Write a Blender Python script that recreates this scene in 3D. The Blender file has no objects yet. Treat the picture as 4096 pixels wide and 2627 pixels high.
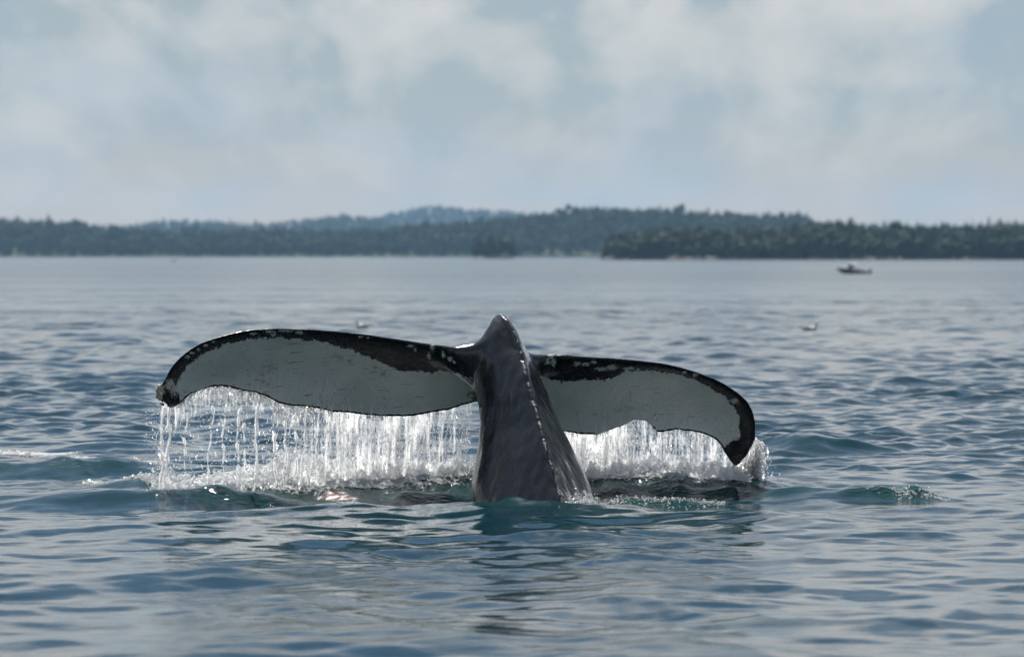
import bpy, math, random
import numpy as np
from mathutils import Vector

R = math.radians
rng = np.random.default_rng(11)
random.seed(11)
scene = bpy.context.scene
COL = scene.collection

# ------------------------------------------------------------------ camera, sky, sun, exposure
CAM_H = 2.2            # eye height above the sea
FPX = 17270.0          # focal length in photograph pixels (4096 wide)
HOR = 1014.0           # row of the sea horizon
cam_d = bpy.data.cameras.new('camera')
cam = bpy.data.objects.new('camera', cam_d)
COL.objects.link(cam)
cam.location = (0, 0, CAM_H)
cam.rotation_euler = (R(90) - math.atan((1313.5 - HOR) / FPX), 0, 0)
cam_d.sensor_width = 36.0
cam_d.lens = 36.0 * FPX / 4096.0
cam_d.clip_start = 0.5
cam_d.clip_end = 30000
cam_d.dof.use_dof = True
cam_d.dof.focus_distance = 38.2
cam_d.dof.aperture_fstop = 2.9
scene.camera = cam

SUN_EL, SUN_AZ = 59.0, -22.0       # azimuth measured from +Y (away from the camera) towards +X
world = bpy.data.worlds.new('World')
scene.world = world
world.use_nodes = True
wt = world.node_tree
wn, wl = wt.nodes, wt.links
bg = wn['Background']
sky = wn.new('ShaderNodeTexSky')
sky.sky_type = 'NISHITA'
sky.sun_disc = False
sky.sun_elevation = R(SUN_EL)
sky.sun_rotation = R(SUN_AZ)
sky.air_density = 1.0
sky.dust_density = 0.4
sky.ozone_density = 4.0
tc = wn.new('ShaderNodeTexCoord')


def wnoise(scale, detail, rough, stretch, loc=(0, 0, 0)):
    mp = wn.new('ShaderNodeMapping')
    mp.inputs['Scale'].default_value = stretch
    mp.inputs['Location'].default_value = loc
    wl.new(tc.outputs['Generated'], mp.inputs['Vector'])
    nz = wn.new('ShaderNodeTexNoise')
    nz.inputs['Scale'].default_value = scale
    nz.inputs['Detail'].default_value = detail
    nz.inputs['Roughness'].default_value = rough
    wl.new(mp.outputs[0], nz.inputs['Vector'])
    return nz


def wramp(src, stops):
    r = wn.new('ShaderNodeValToRGB')
    e = r.color_ramp.elements
    e[0].position, e[1].position = stops[0][0], stops[-1][0]
    v = stops[0][1]; e[0].color = (v, v, v, 1)
    v = stops[-1][1]; e[1].color = (v, v, v, 1)
    for p, v in stops[1:-1]:
        k = e.new(p); k.color = (v, v, v, 1)
    wl.new(src, r.inputs[0])
    return r


def wmix(fac, a, b):
    m = wn.new('ShaderNodeMix')
    m.data_type = 'RGBA'
    if isinstance(fac, float):
        m.inputs[0].default_value = fac
    else:
        wl.new(fac, m.inputs[0])
    for sock, v in ((6, a), (7, b)):
        if isinstance(v, tuple):
            m.inputs[sock].default_value = v
        else:
            wl.new(v, m.inputs[sock])
    return m.outputs[2]


# thin blue-grey veil, then soft cream cumulus, then blue-grey cloud bellies
sepz = wn.new('ShaderNodeSeparateXYZ')
wl.new(tc.outputs['Generated'], sepz.inputs[0])


def wmath(op, a, b=0.0, c=0.0):
    n = wn.new('ShaderNodeMath')
    n.operation = op
    for i, v in enumerate((a, b, c)):
        if isinstance(v, (int, float)):
            n.inputs[i].default_value = v
        else:
            wl.new(v, n.inputs[i])
    return n.outputs[0]


# clouds overhead are nearer, so they look larger than those low over the horizon
inv = wmath('DIVIDE', 1.0, wmath('ADD', wmath('ABSOLUTE', sepz.outputs[2]), 0.35))
vsc = wn.new('ShaderNodeVectorMath')
vsc.operation = 'SCALE'
wl.new(tc.outputs['Generated'], vsc.inputs[0])
wl.new(inv, vsc.inputs['Scale'])


def cnoise(scale, detail, rough, stretch, loc, dist=0.0):
    nz = wnoise(scale, detail, rough, stretch, loc)
    nz.inputs['Distortion'].default_value = dist
    wl.new(vsc.outputs[0], nz.inputs['Vector'].links[0].from_node.inputs['Vector'])
    return nz.outputs['Fac']


vfac = wramp(sepz.outputs[2], [(0.0, 0.78), (0.06, 0.72), (0.14, 0.30), (0.35, 0.06)])
vcol = wramp(sepz.outputs[2], [(0.008, 0.0), (0.035, 1.0)])
vtint = wmix(vcol.outputs[0], (8.3, 6.3, 4.7, 1), (5.2, 5.8, 6.2, 1))
veil = wmix(vfac.outputs[0], sky.outputs[0], vtint)
# the cloud banks in the picture: bearing, height, half-width, half-height (radians), weight
BANKS = [(-0.030, 0.050, 0.020, 0.014, 0.15), (0.026, 0.048, 0.030, 0.013, 0.15), (-0.088, 0.050, 0.022, 0.022, 0.12), (-0.036, 0.0255, 0.012, 0.0045, 0.14),
         (0.075, 0.056, 0.028, 0.006, 0.12), (-0.103, 0.030, 0.02, 0.012, 0.07), (0.085, 0.038, 0.03, 0.012, 0.06), (-0.06, 0.024, 0.01, 0.006, 0.06)]
bias = None
for az, el, wx, wz, wgt in BANKS:
    dx = wmath('MULTIPLY', wmath('SUBTRACT', sepz.outputs[0], az), 1.0 / wx)
    dz = wmath('MULTIPLY', wmath('SUBTRACT', sepz.outputs[2], el), 1.0 / wz)
    q = wmath('MULTIPLY_ADD', dx, dx, wmath('MULTIPLY', dz, dz))
    g = wmath('MULTIPLY', wmath('POWER', 2.718, wmath('MULTIPLY', q, -1.0)), wgt)
    bias = g if bias is None else wmath('MAXIMUM', bias, g)
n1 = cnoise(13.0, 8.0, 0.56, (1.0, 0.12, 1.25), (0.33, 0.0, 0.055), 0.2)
low = wramp(sepz.outputs[2], [(0.05, 0.06), (0.085, 0.16), (0.17, 0.14), (0.32, 0.0), (0.6, -0.03)])  # unseen thicker cloud above the frame, added to brighten the sea's reflections
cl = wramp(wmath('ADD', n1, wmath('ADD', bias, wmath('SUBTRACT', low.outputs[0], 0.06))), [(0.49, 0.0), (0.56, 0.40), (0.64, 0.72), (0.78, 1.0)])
hz = wramp(sepz.outputs[2], [(0.006, 0.0), (0.022, 0.27), (0.05, 0.36), (0.12, 1.0)])  # cloud reaches full brightness only above the frame, to light the sea
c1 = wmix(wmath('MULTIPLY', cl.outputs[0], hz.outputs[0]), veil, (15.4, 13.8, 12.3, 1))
n2 = cnoise(8.0, 4.0, 0.5, (1.0, 0.12, 2.0), (1.7, 0.0, 0.4))
dk = wramp(n2, [(0.46, 0.0), (0.66, 0.45)])
c2 = wmix(dk.outputs[0], c1, (4.5, 5.9, 7.1, 1))
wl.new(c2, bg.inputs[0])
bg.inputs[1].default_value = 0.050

sun_d = bpy.data.lights.new('sun', 'SUN')
sun_d.energy = 5.0
sun_d.angle = R(0.6)
sun_d.color = (1.0, 0.95, 0.88)
sun = bpy.data.objects.new('sun', sun_d)
COL.objects.link(sun)
sdir = Vector((math.sin(R(SUN_AZ)) * math.cos(R(SUN_EL)), math.cos(R(SUN_AZ)) * math.cos(R(SUN_EL)), math.sin(R(SUN_EL))))
sun.rotation_euler = sdir.to_track_quat('Z', 'Y').to_euler()

vs = scene.view_settings
vs.view_transform = 'Standard'
vs.look = 'None'
vs.exposure = 0.55
vs.gamma = 1.0
vs.use_curve_mapping = False
scene.render.engine = 'CYCLES'
cy = scene.cycles
cy.use_denoising = True
cy.max_bounces = 12
cy.diffuse_bounces = 12
cy.transmission_bounces = 10
cy.volume_bounces = 1
cy.transparent_max_bounces = 24
cy.caustics_reflective = False
cy.caustics_refractive = False
cy.sample_clamp_indirect = 6.0

# ------------------------------------------------------------------ helpers


def XZ(px, py, Y):
    """a point of the photograph at distance Y -> world x, z"""
    return (np.asarray(px, float) - 2048.0) * Y / FPX, CAM_H - (np.asarray(py, float) - HOR) * Y / FPX


def tag(o, label=None, cat=None, group=None, kind=None):
    if label: o['label'] = label
    if cat: o['category'] = cat
    if group: o['group'] = group
    if kind: o['kind'] = kind
    return o


def mesh_np(name, verts, faces, smooth=True):
    """faces: (n,3) or (n,4) int array"""
    verts = np.ascontiguousarray(verts, dtype=np.float32)
    faces = np.ascontiguousarray(faces, dtype=np.int32)
    n, k = faces.shape
    me = bpy.data.meshes.new(name)
    me.vertices.add(len(verts))
    me.vertices.foreach_set('co', verts.ravel())
    me.loops.add(n * k)
    me.loops.foreach_set('vertex_index', faces.ravel())
    me.polygons.add(n)
    me.polygons.foreach_set('loop_start', np.arange(0, n * k, k, dtype=np.int32))
    try:
        me.polygons.foreach_set('loop_total', np.full(n, k, dtype=np.int32))
    except Exception:
        pass
    me.update(calc_edges=True)
    me.polygons.foreach_set('use_smooth', np.full(n, smooth, dtype=bool))
    me.validate()
    return me


def add_attr(me, name, arr):
    a = me.attributes.new(name, 'FLOAT', 'POINT')
    a.data.foreach_set('value', np.ascontiguousarray(arr, dtype=np.float32))


def obj(name, me, mat=None, parent=None):
    o = bpy.data.objects.new(name, me)
    COL.objects.link(o)
    if mat is not None and len(me.materials) == 0:
        me.materials.append(mat)
    if parent is not None:
        o.parent = parent
    return o


def empty(name, loc=(0, 0, 0), rz=0.0):
    o = bpy.data.objects.new(name, None)
    COL.objects.link(o)
    o.location = loc
    o.rotation_euler = (0, 0, rz)
    o.empty_display_size = 0.2
    return o


def grid_faces(nr, nc, close_c=False):
    r = np.arange(nr - 1)
    c = np.arange(nc if close_c else nc - 1)
    rr, cc = np.meshgrid(r, c, indexing='ij')
    c2 = (cc + 1) % nc
    return np.stack([rr * nc + cc, rr * nc + c2, (rr + 1) * nc + c2, (rr + 1) * nc + cc], -1).reshape(-1, 4)


def smoothstep(a, b, x):
    t = np.clip((np.asarray(x, float) - a) / (b - a), 0, 1)
    return t * t * (3 - 2 * t)


class NT:
    """small helper for material node trees"""
    def __init__(self, name):
        self.m = bpy.data.materials.new(name)
        self.m.use_nodes = True
        self.t = self.m.node_tree
        self.n, self.l = self.t.nodes, self.t.links
        self.b = self.n['Principled BSDF']
        self.out = self.n['Material Output']
        self.coord = None

    def node(self, ty, **kw):
        n = self.n.new(ty)
        for k, v in kw.items():
            setattr(n, k, v)
        return n

    def put(self, sock, v):
        if hasattr(v, 'is_output') and v.is_output:
            self.l.new(v, sock)
        elif isinstance(v, tuple) and len(v) == 3 and sock.type == 'RGBA':
            sock.default_value = (*v, 1)
        else:
            sock.default_value = v

    def obj_co(self, scale=(1, 1, 1), rot=(0, 0, 0)):
        if self.coord is None:
            self.coord = self.node('ShaderNodeTexCoord')
        mp = self.node('ShaderNodeMapping')
        mp.inputs['Scale'].default_value = scale
        mp.inputs['Rotation'].default_value = rot
        self.l.new(self.coord.outputs['Object'], mp.inputs['Vector'])
        return mp.outputs[0]

    def noise(self, scale, detail=3.0, rough=0.5, vec=None, dist=0.0):
        n = self.node('ShaderNodeTexNoise')
        n.inputs['Scale'].default_value = scale
        n.inputs['Detail'].default_value = detail
        n.inputs['Roughness'].default_value = rough
        n.inputs['Distortion'].default_value = dist
        self.l.new(vec if vec is not None else self.obj_co(), n.inputs['Vector'])
        return n.outputs['Fac']

    def attr(self, name):
        a = self.node('ShaderNodeAttribute', attribute_name=name)
        return a.outputs['Fac']

    def math(self, op, a, b=0.0, c=None, clamp=False):
        n = self.node('ShaderNodeMath', operation=op)
        n.use_clamp = clamp
        self.put(n.inputs[0], a)
        self.put(n.inputs[1], b)
        if c is not None:
            self.put(n.inputs[2], c)
        return n.outputs[0]

    def mix(self, fac, a, b):
        n = self.node('ShaderNodeMix', data_type='RGBA')
        self.put(n.inputs[0], fac)
        self.put(n.inputs[6], a)
        self.put(n.inputs[7], b)
        return n.outputs[2]

    def step(self, v, lo, hi):
        n = self.node('ShaderNodeMapRange', interpolation_type='SMOOTHSTEP')
        self.put(n.inputs['Value'], v)
        n.inputs['From Min'].default_value = lo
        n.inputs['From Max'].default_value = hi
        return n.outputs[0]

    def bump(self, h, dist, strength=1.0, normal=None):
        n = self.node('ShaderNodeBump')
        n.inputs['Distance'].default_value = dist
        self.put(n.inputs['Strength'], strength)
        self.l.new(h, n.inputs['Height'])
        if normal is not None:
            self.l.new(normal, n.inputs['Normal'])
        return n.outputs[0]

    def set(self, **kw):
        for k, v in kw.items():
            self.put(self.b.inputs[k.replace('_', ' ')], v)
        return self.m


def plain(name, col, rough=0.6, var=0.15, scale=6.0, **kw):
    m = NT(name)
    nz = m.noise(scale, 3, 0.6)
    dark = tuple(c * (1 - var) for c in col)
    lite = tuple(min(1, c * (1 + var)) for c in col)
    m.set(Base_Color=m.mix(nz, dark, lite), Roughness=rough, **kw)
    return m.m


# ------------------------------------------------------------------ the sea
NW = 150
lam = np.exp(rng.uniform(np.log(0.17), np.log(9.0), NW))
kk = 2 * np.pi / lam
th = R(-100) + rng.normal(0, R(62), NW)             # travel direction, mostly towards the camera
kx, ky = kk * np.cos(th), kk * np.sin(th)
ph = rng.uniform(0, 2 * np.pi, NW)
sl = np.exp(-((np.log(lam) - np.log(0.68)) / 1.30) ** 2) * rng.uniform(0.5, 1.3, NW)
sl *= 0.160 / np.sqrt(np.sum(sl ** 2) / 2)
amp = sl / kk
# open-water chop beyond the tail
NF = 34
lam3 = np.exp(rng.uniform(np.log(1.1), np.log(5.5), NF))
k3 = 2 * np.pi / lam3
th3 = R(-95) + rng.normal(0, R(50), NF)
ph3 = rng.uniform(0, 2 * np.pi, NF)
amp3 = 0.105 / np.sqrt(NF / 2) / k3
# short confused ripples where the tail has churned the water
NS = 46
lam2 = np.exp(rng.uniform(np.log(0.13), np.log(0.75), NS))
k2 = 2 * np.pi / lam2
th2 = rng.uniform(0, 2 * np.pi, NS)
ph2 = rng.uniform(0, 2 * np.pi, NS)
amp2 = 0.38 / np.sqrt(NS / 2) / k2
STIR = ((-4.6, 43.3, 0.5, 1.3, 0.9), (3.35, 48.5, 0.35, 0.8, 0.9), (-0.9, 38.8, 1.0, 1.9, 0.8), (1.4, 38.9, 0.8, 1.4, 0.7), (-3.2, 40.6, 0.55, 1.4, 1.2), (-2.4, 38.2, 0.6, 0.8, 0.6), (3.4, 38.35, 1.1, 0.5, 0.3),
        (0.12, 37.0, 0.7, 0.8, 0.35), (1.0, 37.7, 0.7, 0.9, 0.4), (2.6, 39.6, 0.45, 0.9, 0.9), (-1.2, 37.6, 0.45, 1.2, 0.5))


def stir_mask(X, Y):
    st = np.zeros_like(X)
    for sx, sy, a, wx, wy in STIR:
        st = np.maximum(st, a * np.exp(-((X - sx) / wx) ** 2 - ((Y - sy) / wy) ** 2))
    return st

# local shapes stirred up by the tail: x, y, height, half-widths in x, towards the camera, away
BUMPS = [
    (-1.6, 39.15, 0.23, 1.55, 0.55, 0.9), (1.25, 39.4, 0.24, 1.25, 0.6, 0.8),
    (-0.5, 39.2, 0.06, 0.6, 0.4, 0.5),
    (-0.6, 37.9, -0.07, 1.9, 0.5, 0.5), (1.2, 38.4, -0.03, 1.2, 0.3, 0.4),
    (-0.9, 36.9, 0.035, 1.5, 0.5, 0.35), (0.9, 36.7, 0.03, 1.5, 0.5, 0.35), (0.12, 36.95, 0.03, 0.3, 0.25, 0.2), (1.35, 37.75, 0.09, 0.65, 0.22, 0.3),
    (-4.8, 43.2, 0.13, 1.5, 0.5, 0.7), (-3.1, 39.4, 0.12, 0.7, 0.35, 0.4),
    (-2.6, 38.2, 0.09, 0.55, 0.25, 0.35), (-3.6, 38.3, 0.08, 0.9, 0.35, 0.4),
    (3.35, 48.5, 0.15, 0.5, 0.6, 0.8),
    (2.7, 40.2, 0.07, 0.9, 0.5, 0.6), (2.55, 38.6, 0.09, 0.35, 0.18, 0.25),
    (3.15, 38.35, 0.11, 0.42, 0.16, 0.35), (3.58, 38.35, 0.08, 0.22, 0.13, 0.3),
    (3.0, 41.2, 0.05, 0.9, 0.5, 0.6),
]


def sea(X, Y, sp=0.03, want_xy=False):
    X = np.asarray(X, np.float32); Y = np.asarray(Y, np.float32)
    sp = np.broadcast_to(np.asarray(sp, np.float32), X.shape)
    Z = np.zeros_like(X); DX = np.zeros_like(X); DY = np.zeros_like(X)
    grp = (0.92 + 0.30 * np.sin(0.31 * X + 0.11 * Y + 1.3) * np.sin(0.17 * X - 0.23 * Y + 0.4)
           + 0.20 * np.sin(0.9 * X - 0.33 * Y + 2.1) * np.sin(0.52 * Y + 0.6))
    # the sheet in front of the tail is slicker than the chop beyond
    calm = (0.60 + 0.50 * smoothstep(36, 48, Y)) * (1 - 0.2 * smoothstep(110, 330, Y))
    grp = (grp * calm).astype(np.float32)
    for i in range(NW):
        p = (kx[i] * X + ky[i] * Y + ph[i]).astype(np.float32)
        a = amp[i] * np.exp(-(kk[i] * sp * 0.32) ** 2)
        if lam[i] < 2.0:
            a = a * grp
        Z += a * np.cos(p)
        if want_xy:
            s = 0.75 * a * np.sin(p)
            DX -= s * np.cos(th[i]); DY -= s * np.sin(th[i])
    fw = (smoothstep(46, 80, Y) * (0.75 + 0.35 * np.sin(0.07 * X + 0.9) * np.sin(0.045 * Y))).astype(np.float32)
    far = fw > 0.01
    if far.any():
        xf, yf_, wf, pf = X[far], Y[far], fw[far], sp[far]
        zf = np.zeros_like(xf)
        for i in range(NF):
            zf += amp3[i] * np.exp(-(k3[i] * pf * 0.32) ** 2) * np.cos(k3[i] * (np.cos(th3[i]) * xf + np.sin(th3[i]) * yf_) + ph3[i])
        Z[far] += (zf * wf).astype(np.float32)
    st = stir_mask(X, Y)
    near = st > 0.02
    if near.any():
        xn, yn, sn, pn = X[near], Y[near], st[near], sp[near]
        zn = np.zeros_like(xn)
        for i in range(NS):
            zn += amp2[i] * np.exp(-(k2[i] * pn * 0.3) ** 2) * np.cos(k2[i] * (np.cos(th2[i]) * xn + np.sin(th2[i]) * yn) + ph2[i])
        Z[near] += (zn * sn).astype(np.float32)
    for bx, by, h, sx, sf, sb in BUMPS:
        dy = Y - by
        sy = np.where(dy < 0, sf, sb)
        Z += h * np.exp(-((X - bx) / sx) ** 2 - (dy / sy) ** 2)
    if want_xy:
        return X + DX, Y + DY, Z
    return Z


def build_sea():
    ys = [-400.0, -150.0, -40.0, 0.0, 6.0, 11.0, 14.0]
    y = 15.5
    while y < 430:
        ys.append(y)
        y += max(0.062 if y > 21 else 0.11, 0.062 * (y / 52.0) ** 2)
    while y < 12000:
        ys.append(y)
        y *= 1.045
    ys = np.array(ys)
    fine = np.linspace(-0.185, 0.185, 500)
    out = np.array([0.192, 0.202, 0.22, 0.26, 0.33, 0.45, 0.65, 0.95, 1.5, 3.0])
    us = np.concatenate([-out[::-1], fine, out])
    wid = np.maximum(np.abs(ys), 15.5)
    X = wid[:, None] * us[None, :]
    Y = np.repeat(ys[:, None], len(us), 1)
    dy = np.gradient(ys)
    dxu = np.gradient(us)
    sp = np.maximum(np.abs(dy)[:, None] * 0.8, wid[:, None] * dxu[None, :])
    X2, Y2, Z = sea(X, Y, sp, True)
    me = mesh_np('sea', np.stack([X2, Y2, Z], -1).reshape(-1, 3), grid_faces(*X.shape))
    add_attr(me, 'spacing', np.clip(sp, 0, 4).ravel())
    stir = stir_mask(X, Y)
    add_attr(me, 'stir', np.clip(stir, 0, 1.2).ravel())
    return me


m = NT('sea_water')
co = m.obj_co((1, 1, 1))
fine = m.noise(15.0, 3.0, 0.55, m.obj_co((1.0, 1.5, 1.0), (0, 0, R(12))))
tiny = m.noise(52.0, 2.0, 0.5, m.obj_co((1.0, 1.4, 1.0), (0, 0, R(30))))
mid = m.noise(4.0, 3.0, 0.5, m.obj_co((0.8, 1.3, 1.0), (0, 0, R(-8))))
big = m.noise(0.9, 4.0, 0.55, m.obj_co((0.7, 1.2, 1.0)))
spc = m.attr('spacing')
stir = m.attr('stir')
farw = m.step(spc, 0.09, 0.5)
patch = m.step(m.noise(0.16, 3.0, 0.5), 0.35, 0.7)
h = m.math('MULTIPLY', fine, m.math('MULTIPLY_ADD', stir, 0.012, m.math('MULTIPLY_ADD', patch, 0.0020, 0.0006)))
h = m.math('ADD', h, m.math('MULTIPLY', tiny, m.math('MULTIPLY_ADD', stir, 0.0032, 0.0003)))
h = m.math('ADD', h, m.math('MULTIPLY', mid, m.math('MULTIPLY_ADD', farw, 0.014, m.math('MULTIPLY_ADD', stir, 0.02, 0.0045))))
strip = m.step(m.noise(0.030, 4.0, 0.6, m.obj_co((0.22, 1.6, 1.0))), 0.40, 0.66)
h = m.math('ADD', h, m.math('MULTIPLY', big, m.math('MULTIPLY', farw, m.math('MULTIPLY_ADD', strip, 0.28, 0.02))))
m.set(Base_Color=m.mix(m.math('MINIMUM', stir, 1.0), (0.004, 0.026, 0.037), (0.008, 0.044, 0.043)), Roughness=m.math('MULTIPLY_ADD', m.step(spc, 0.2, 3.0), 0.12, 0.045), IOR=1.333, Normal=m.bump(h, 1.0))
sea_mat = m.m
sea_o = obj('sea', build_sea(), sea_mat)
tag(sea_o, kind='structure')

# ------------------------------------------------------------------ the whale's tail
# leading and trailing edges of the two flukes, root to tip (photograph columns and rows)
LE_L = [(2010, 1420), (1930, 1405), (1870, 1394), (1805, 1388), (1761, 1383), (1688, 1374), (1601, 1360), (1484, 1342), (1367, 1328), (1250, 1319),
        (1097, 1315), (1009, 1320), (951, 1329), (892, 1344), (848, 1357), (804, 1373), (775, 1389), (746, 1409), (717, 1433), (688, 1465),
        (673, 1488), (658, 1517), (642, 1548), (622, 1576), (620, 1592), (636, 1612), (655, 1626)]
TE_L = [(2010, 1600), (1896, 1612), (1851, 1622), (1802, 1639), (1737, 1650), (1672, 1662), (1623, 1667), (1526, 1667), (1445, 1660), (1380, 1651),
        (1328, 1650), (1272, 1635), (1213, 1628), (1155, 1624), (1111, 1615), (1097, 1606), (1067, 1589), (1015, 1572), (965, 1565), (927, 1553), (892, 1548),
        (848, 1549), (804, 1561), (761, 1577), (731, 1606), (702, 1625), (678, 1630)]
YL_L, YT_L = (38.45, 38.25, 38.0, 37.95), (38.98, 38.85, 38.55, 38.18)
LE_R = [(2030, 1430), (2118, 1420), (2189, 1417), (2247, 1422), (2335, 1428), (2450, 1434), (2553, 1443), (2654, 1455), (2721, 1470), (2789, 1490), (2857, 1515),
        (2907, 1541), (2958, 1576), (2992, 1608), (3013, 1647), (3023, 1694), (3024, 1751), (3009, 1785), (2985, 1826), (2963, 1856)]
TE_R = [(2030, 1660), (2150, 1705), (2264, 1730), (2319, 1739), (2388, 1742), (2451, 1719), (2502, 1701), (2529, 1685), (2559, 1681), (2586, 1686),
        (2607, 1706), (2627, 1731), (2654, 1730), (2705, 1721), (2772, 1728), (2806, 1735), (2840, 1748), (2867, 1762), (2884, 1785), (2907, 1822), (2931, 1856), (2944, 1864)]
YL_R, YT_R = (38.55, 38.7, 38.95, 39.2), (39.0, 39.15, 39.32, 39.32)


def resample(poly, n):
    p = np.array(poly, float)
    d = np.r_[0, np.cumsum(np.hypot(*np.diff(p, axis=0).T))]
    # smooth with a fine linear resample and a small blur
    t = np.linspace(0, d[-1], n)
    q = np.stack([np.interp(t, d, p[:, 0]), np.interp(t, d, p[:, 1])], -1)
    for _ in range(3):
        q[1:-1] = 0.25 * q[:-2] + 0.5 * q[1:-1] + 0.25 * q[2:]
    return q


def edge_y(vals, n):
    return np.interp(np.linspace(0, 1, n), np.linspace(0, 1, len(vals)), vals)


def fluke(LE, TE, YL, YT, root_t, tip_t):
    ns, nt = 260, 60
    L, T = resample(LE, ns), resample(TE, ns)
    yl, yt = edge_y(YL, ns), edge_y(YT, ns)
    s = np.linspace(0, 1, ns)[:, None]
    t = (0.5 - 0.5 * np.cos(np.pi * np.linspace(0, 1, nt)))[None, :]
    px = L[:, :1] * (1 - t) + T[:, :1] * t
    py = L[:, 1:] * (1 - t) + T[:, 1:] * t
    Y = yl[:, None] * (1 - t) + yt[:, None] * t + 0.17 * np.sin(np.pi * t) * np.sin(np.pi * np.clip(s * 1.05, 0, 1)) ** 0.7
    X, Z = XZ(px, py, Y)
    prof = 1.9 * (np.sqrt(t) * 0.98 - 0.42 * t - 1.1 * t ** 2 + 0.54 * t ** 3)
    tm = root_t * (1 - s) ** 0.8 + tip_t
    thick = np.maximum(tm * prof * np.clip((1 - s) * 14, 0, 1) ** 0.5, 0.020 + 0.03 * np.clip((s - 0.88) / 0.1, 0, 1)) * 0.5
    thick[:, 0] = 0.010
    thick[:, -1] = 0.008
    nrm = np.array([0.0, -0.88, -0.475])
    ventral = np.stack([X, Y, Z], -1) + nrm * (thick * 0.55)[..., None]
    dorsal = np.stack([X, Y, Z], -1) - nrm * (thick * 1.45)[..., None]
    v = np.concatenate([ventral.reshape(-1, 3), dorsal.reshape(-1, 3)])
    f = grid_faces(ns, nt)
    n0 = ns * nt
    fs = [f, f[:, ::-1] + n0]
    def strip(a):
        a = np.asarray(a)
        return np.stack([a[:-1], a[:-1] + n0, a[1:] + n0, a[1:]], -1)
    r = np.arange(ns) * nt
    c = np.arange(nt)
    fs += [strip(r)[:, ::-1] * 1, strip(r + nt - 1), strip(c), strip((ns - 1) * nt + c)[:, ::-1]]
    le = np.stack(XZ(L[:, 0], L[:, 1], yl), -1)
    te = np.stack(XZ(T[:, 0], T[:, 1], yt), -1)
    te3 = np.stack([te[:, 0], yt, te[:, 1]], -1)
    return v, np.concatenate(fs), le, te, te3


# the tail stock in level slices: row, left, fold, ridge, right columns; distances of left, fold, ridge, right, back
PED = [
    (2420, 1850, 1930, 2330, 2520, 37.95, 37.62, 37.00, 37.90, 38.75),
    (2150, 1878, 1925, 2275, 2440, 37.95, 37.68, 37.22, 37.95, 38.65),
    (2015, 1887, 1930, 2247, 2388, 37.97, 37.75, 37.36, 38.00, 38.62),
    (1957, 1888, 1935, 2238, 2368, 38.00, 37.79, 37.43, 38.03, 38.62),
    (1892, 1893, 1942, 2217, 2340, 38.05, 37.85, 37.51, 38.07, 38.62),
    (1795, 1911, 1960, 2187, 2292, 38.12, 37.94, 37.63, 38.13, 38.64),
    (1697, 1922, 1974, 2162, 2245, 38.22, 38.03, 37.76, 38.20, 38.70),
    (1632, 1914, 1976, 2145, 2215, 38.36, 38.09, 37.84, 38.26, 38.80),
    (1571, 1904, 1973, 2128, 2190, 38.52, 38.15, 37.91, 38.32, 38.92),
    (1501, 1896, 1962, 2107, 2158, 38.62, 38.22, 38.00, 38.38, 38.98),
    (1450, 1896, 1948, 2097, 2132, 38.64, 38.27, 38.06, 38.42, 38.98),
    (1407, 1900, 1938, 2088, 2111, 38.60, 38.31, 38.12, 38.46, 38.96),
    (1384, 1906, 1936, 2079, 2098, 38.57, 38.33, 38.16, 38.47, 38.94),
    (1369, 1914, 1940, 2074, 2092, 38.55, 38.35, 38.18, 38.47, 38.92),
    (1356, 1922, 1944, 2070, 2085, 38.53, 38.36, 38.20, 38.48, 38.90),
    (1331, 1934, 1950, 2059, 2072, 38.50, 38.38, 38.24, 38.49, 38.84),
    (1303, 1952, 1962, 2045, 2055, 38.50, 38.41, 38.29, 38.50, 38.78),
    (1281, 1964, 1974, 2030, 2038, 38.50, 38.44, 38.34, 38.50, 38.72),
    (1267, 1979, 1987, 2013, 2021, 38.50, 38.47, 38.40, 38.51, 38.64),
    (1257, 1988, 1995, 2008, 2015, 38.50, 38.49, 38.45, 38.51, 38.56),
]


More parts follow.
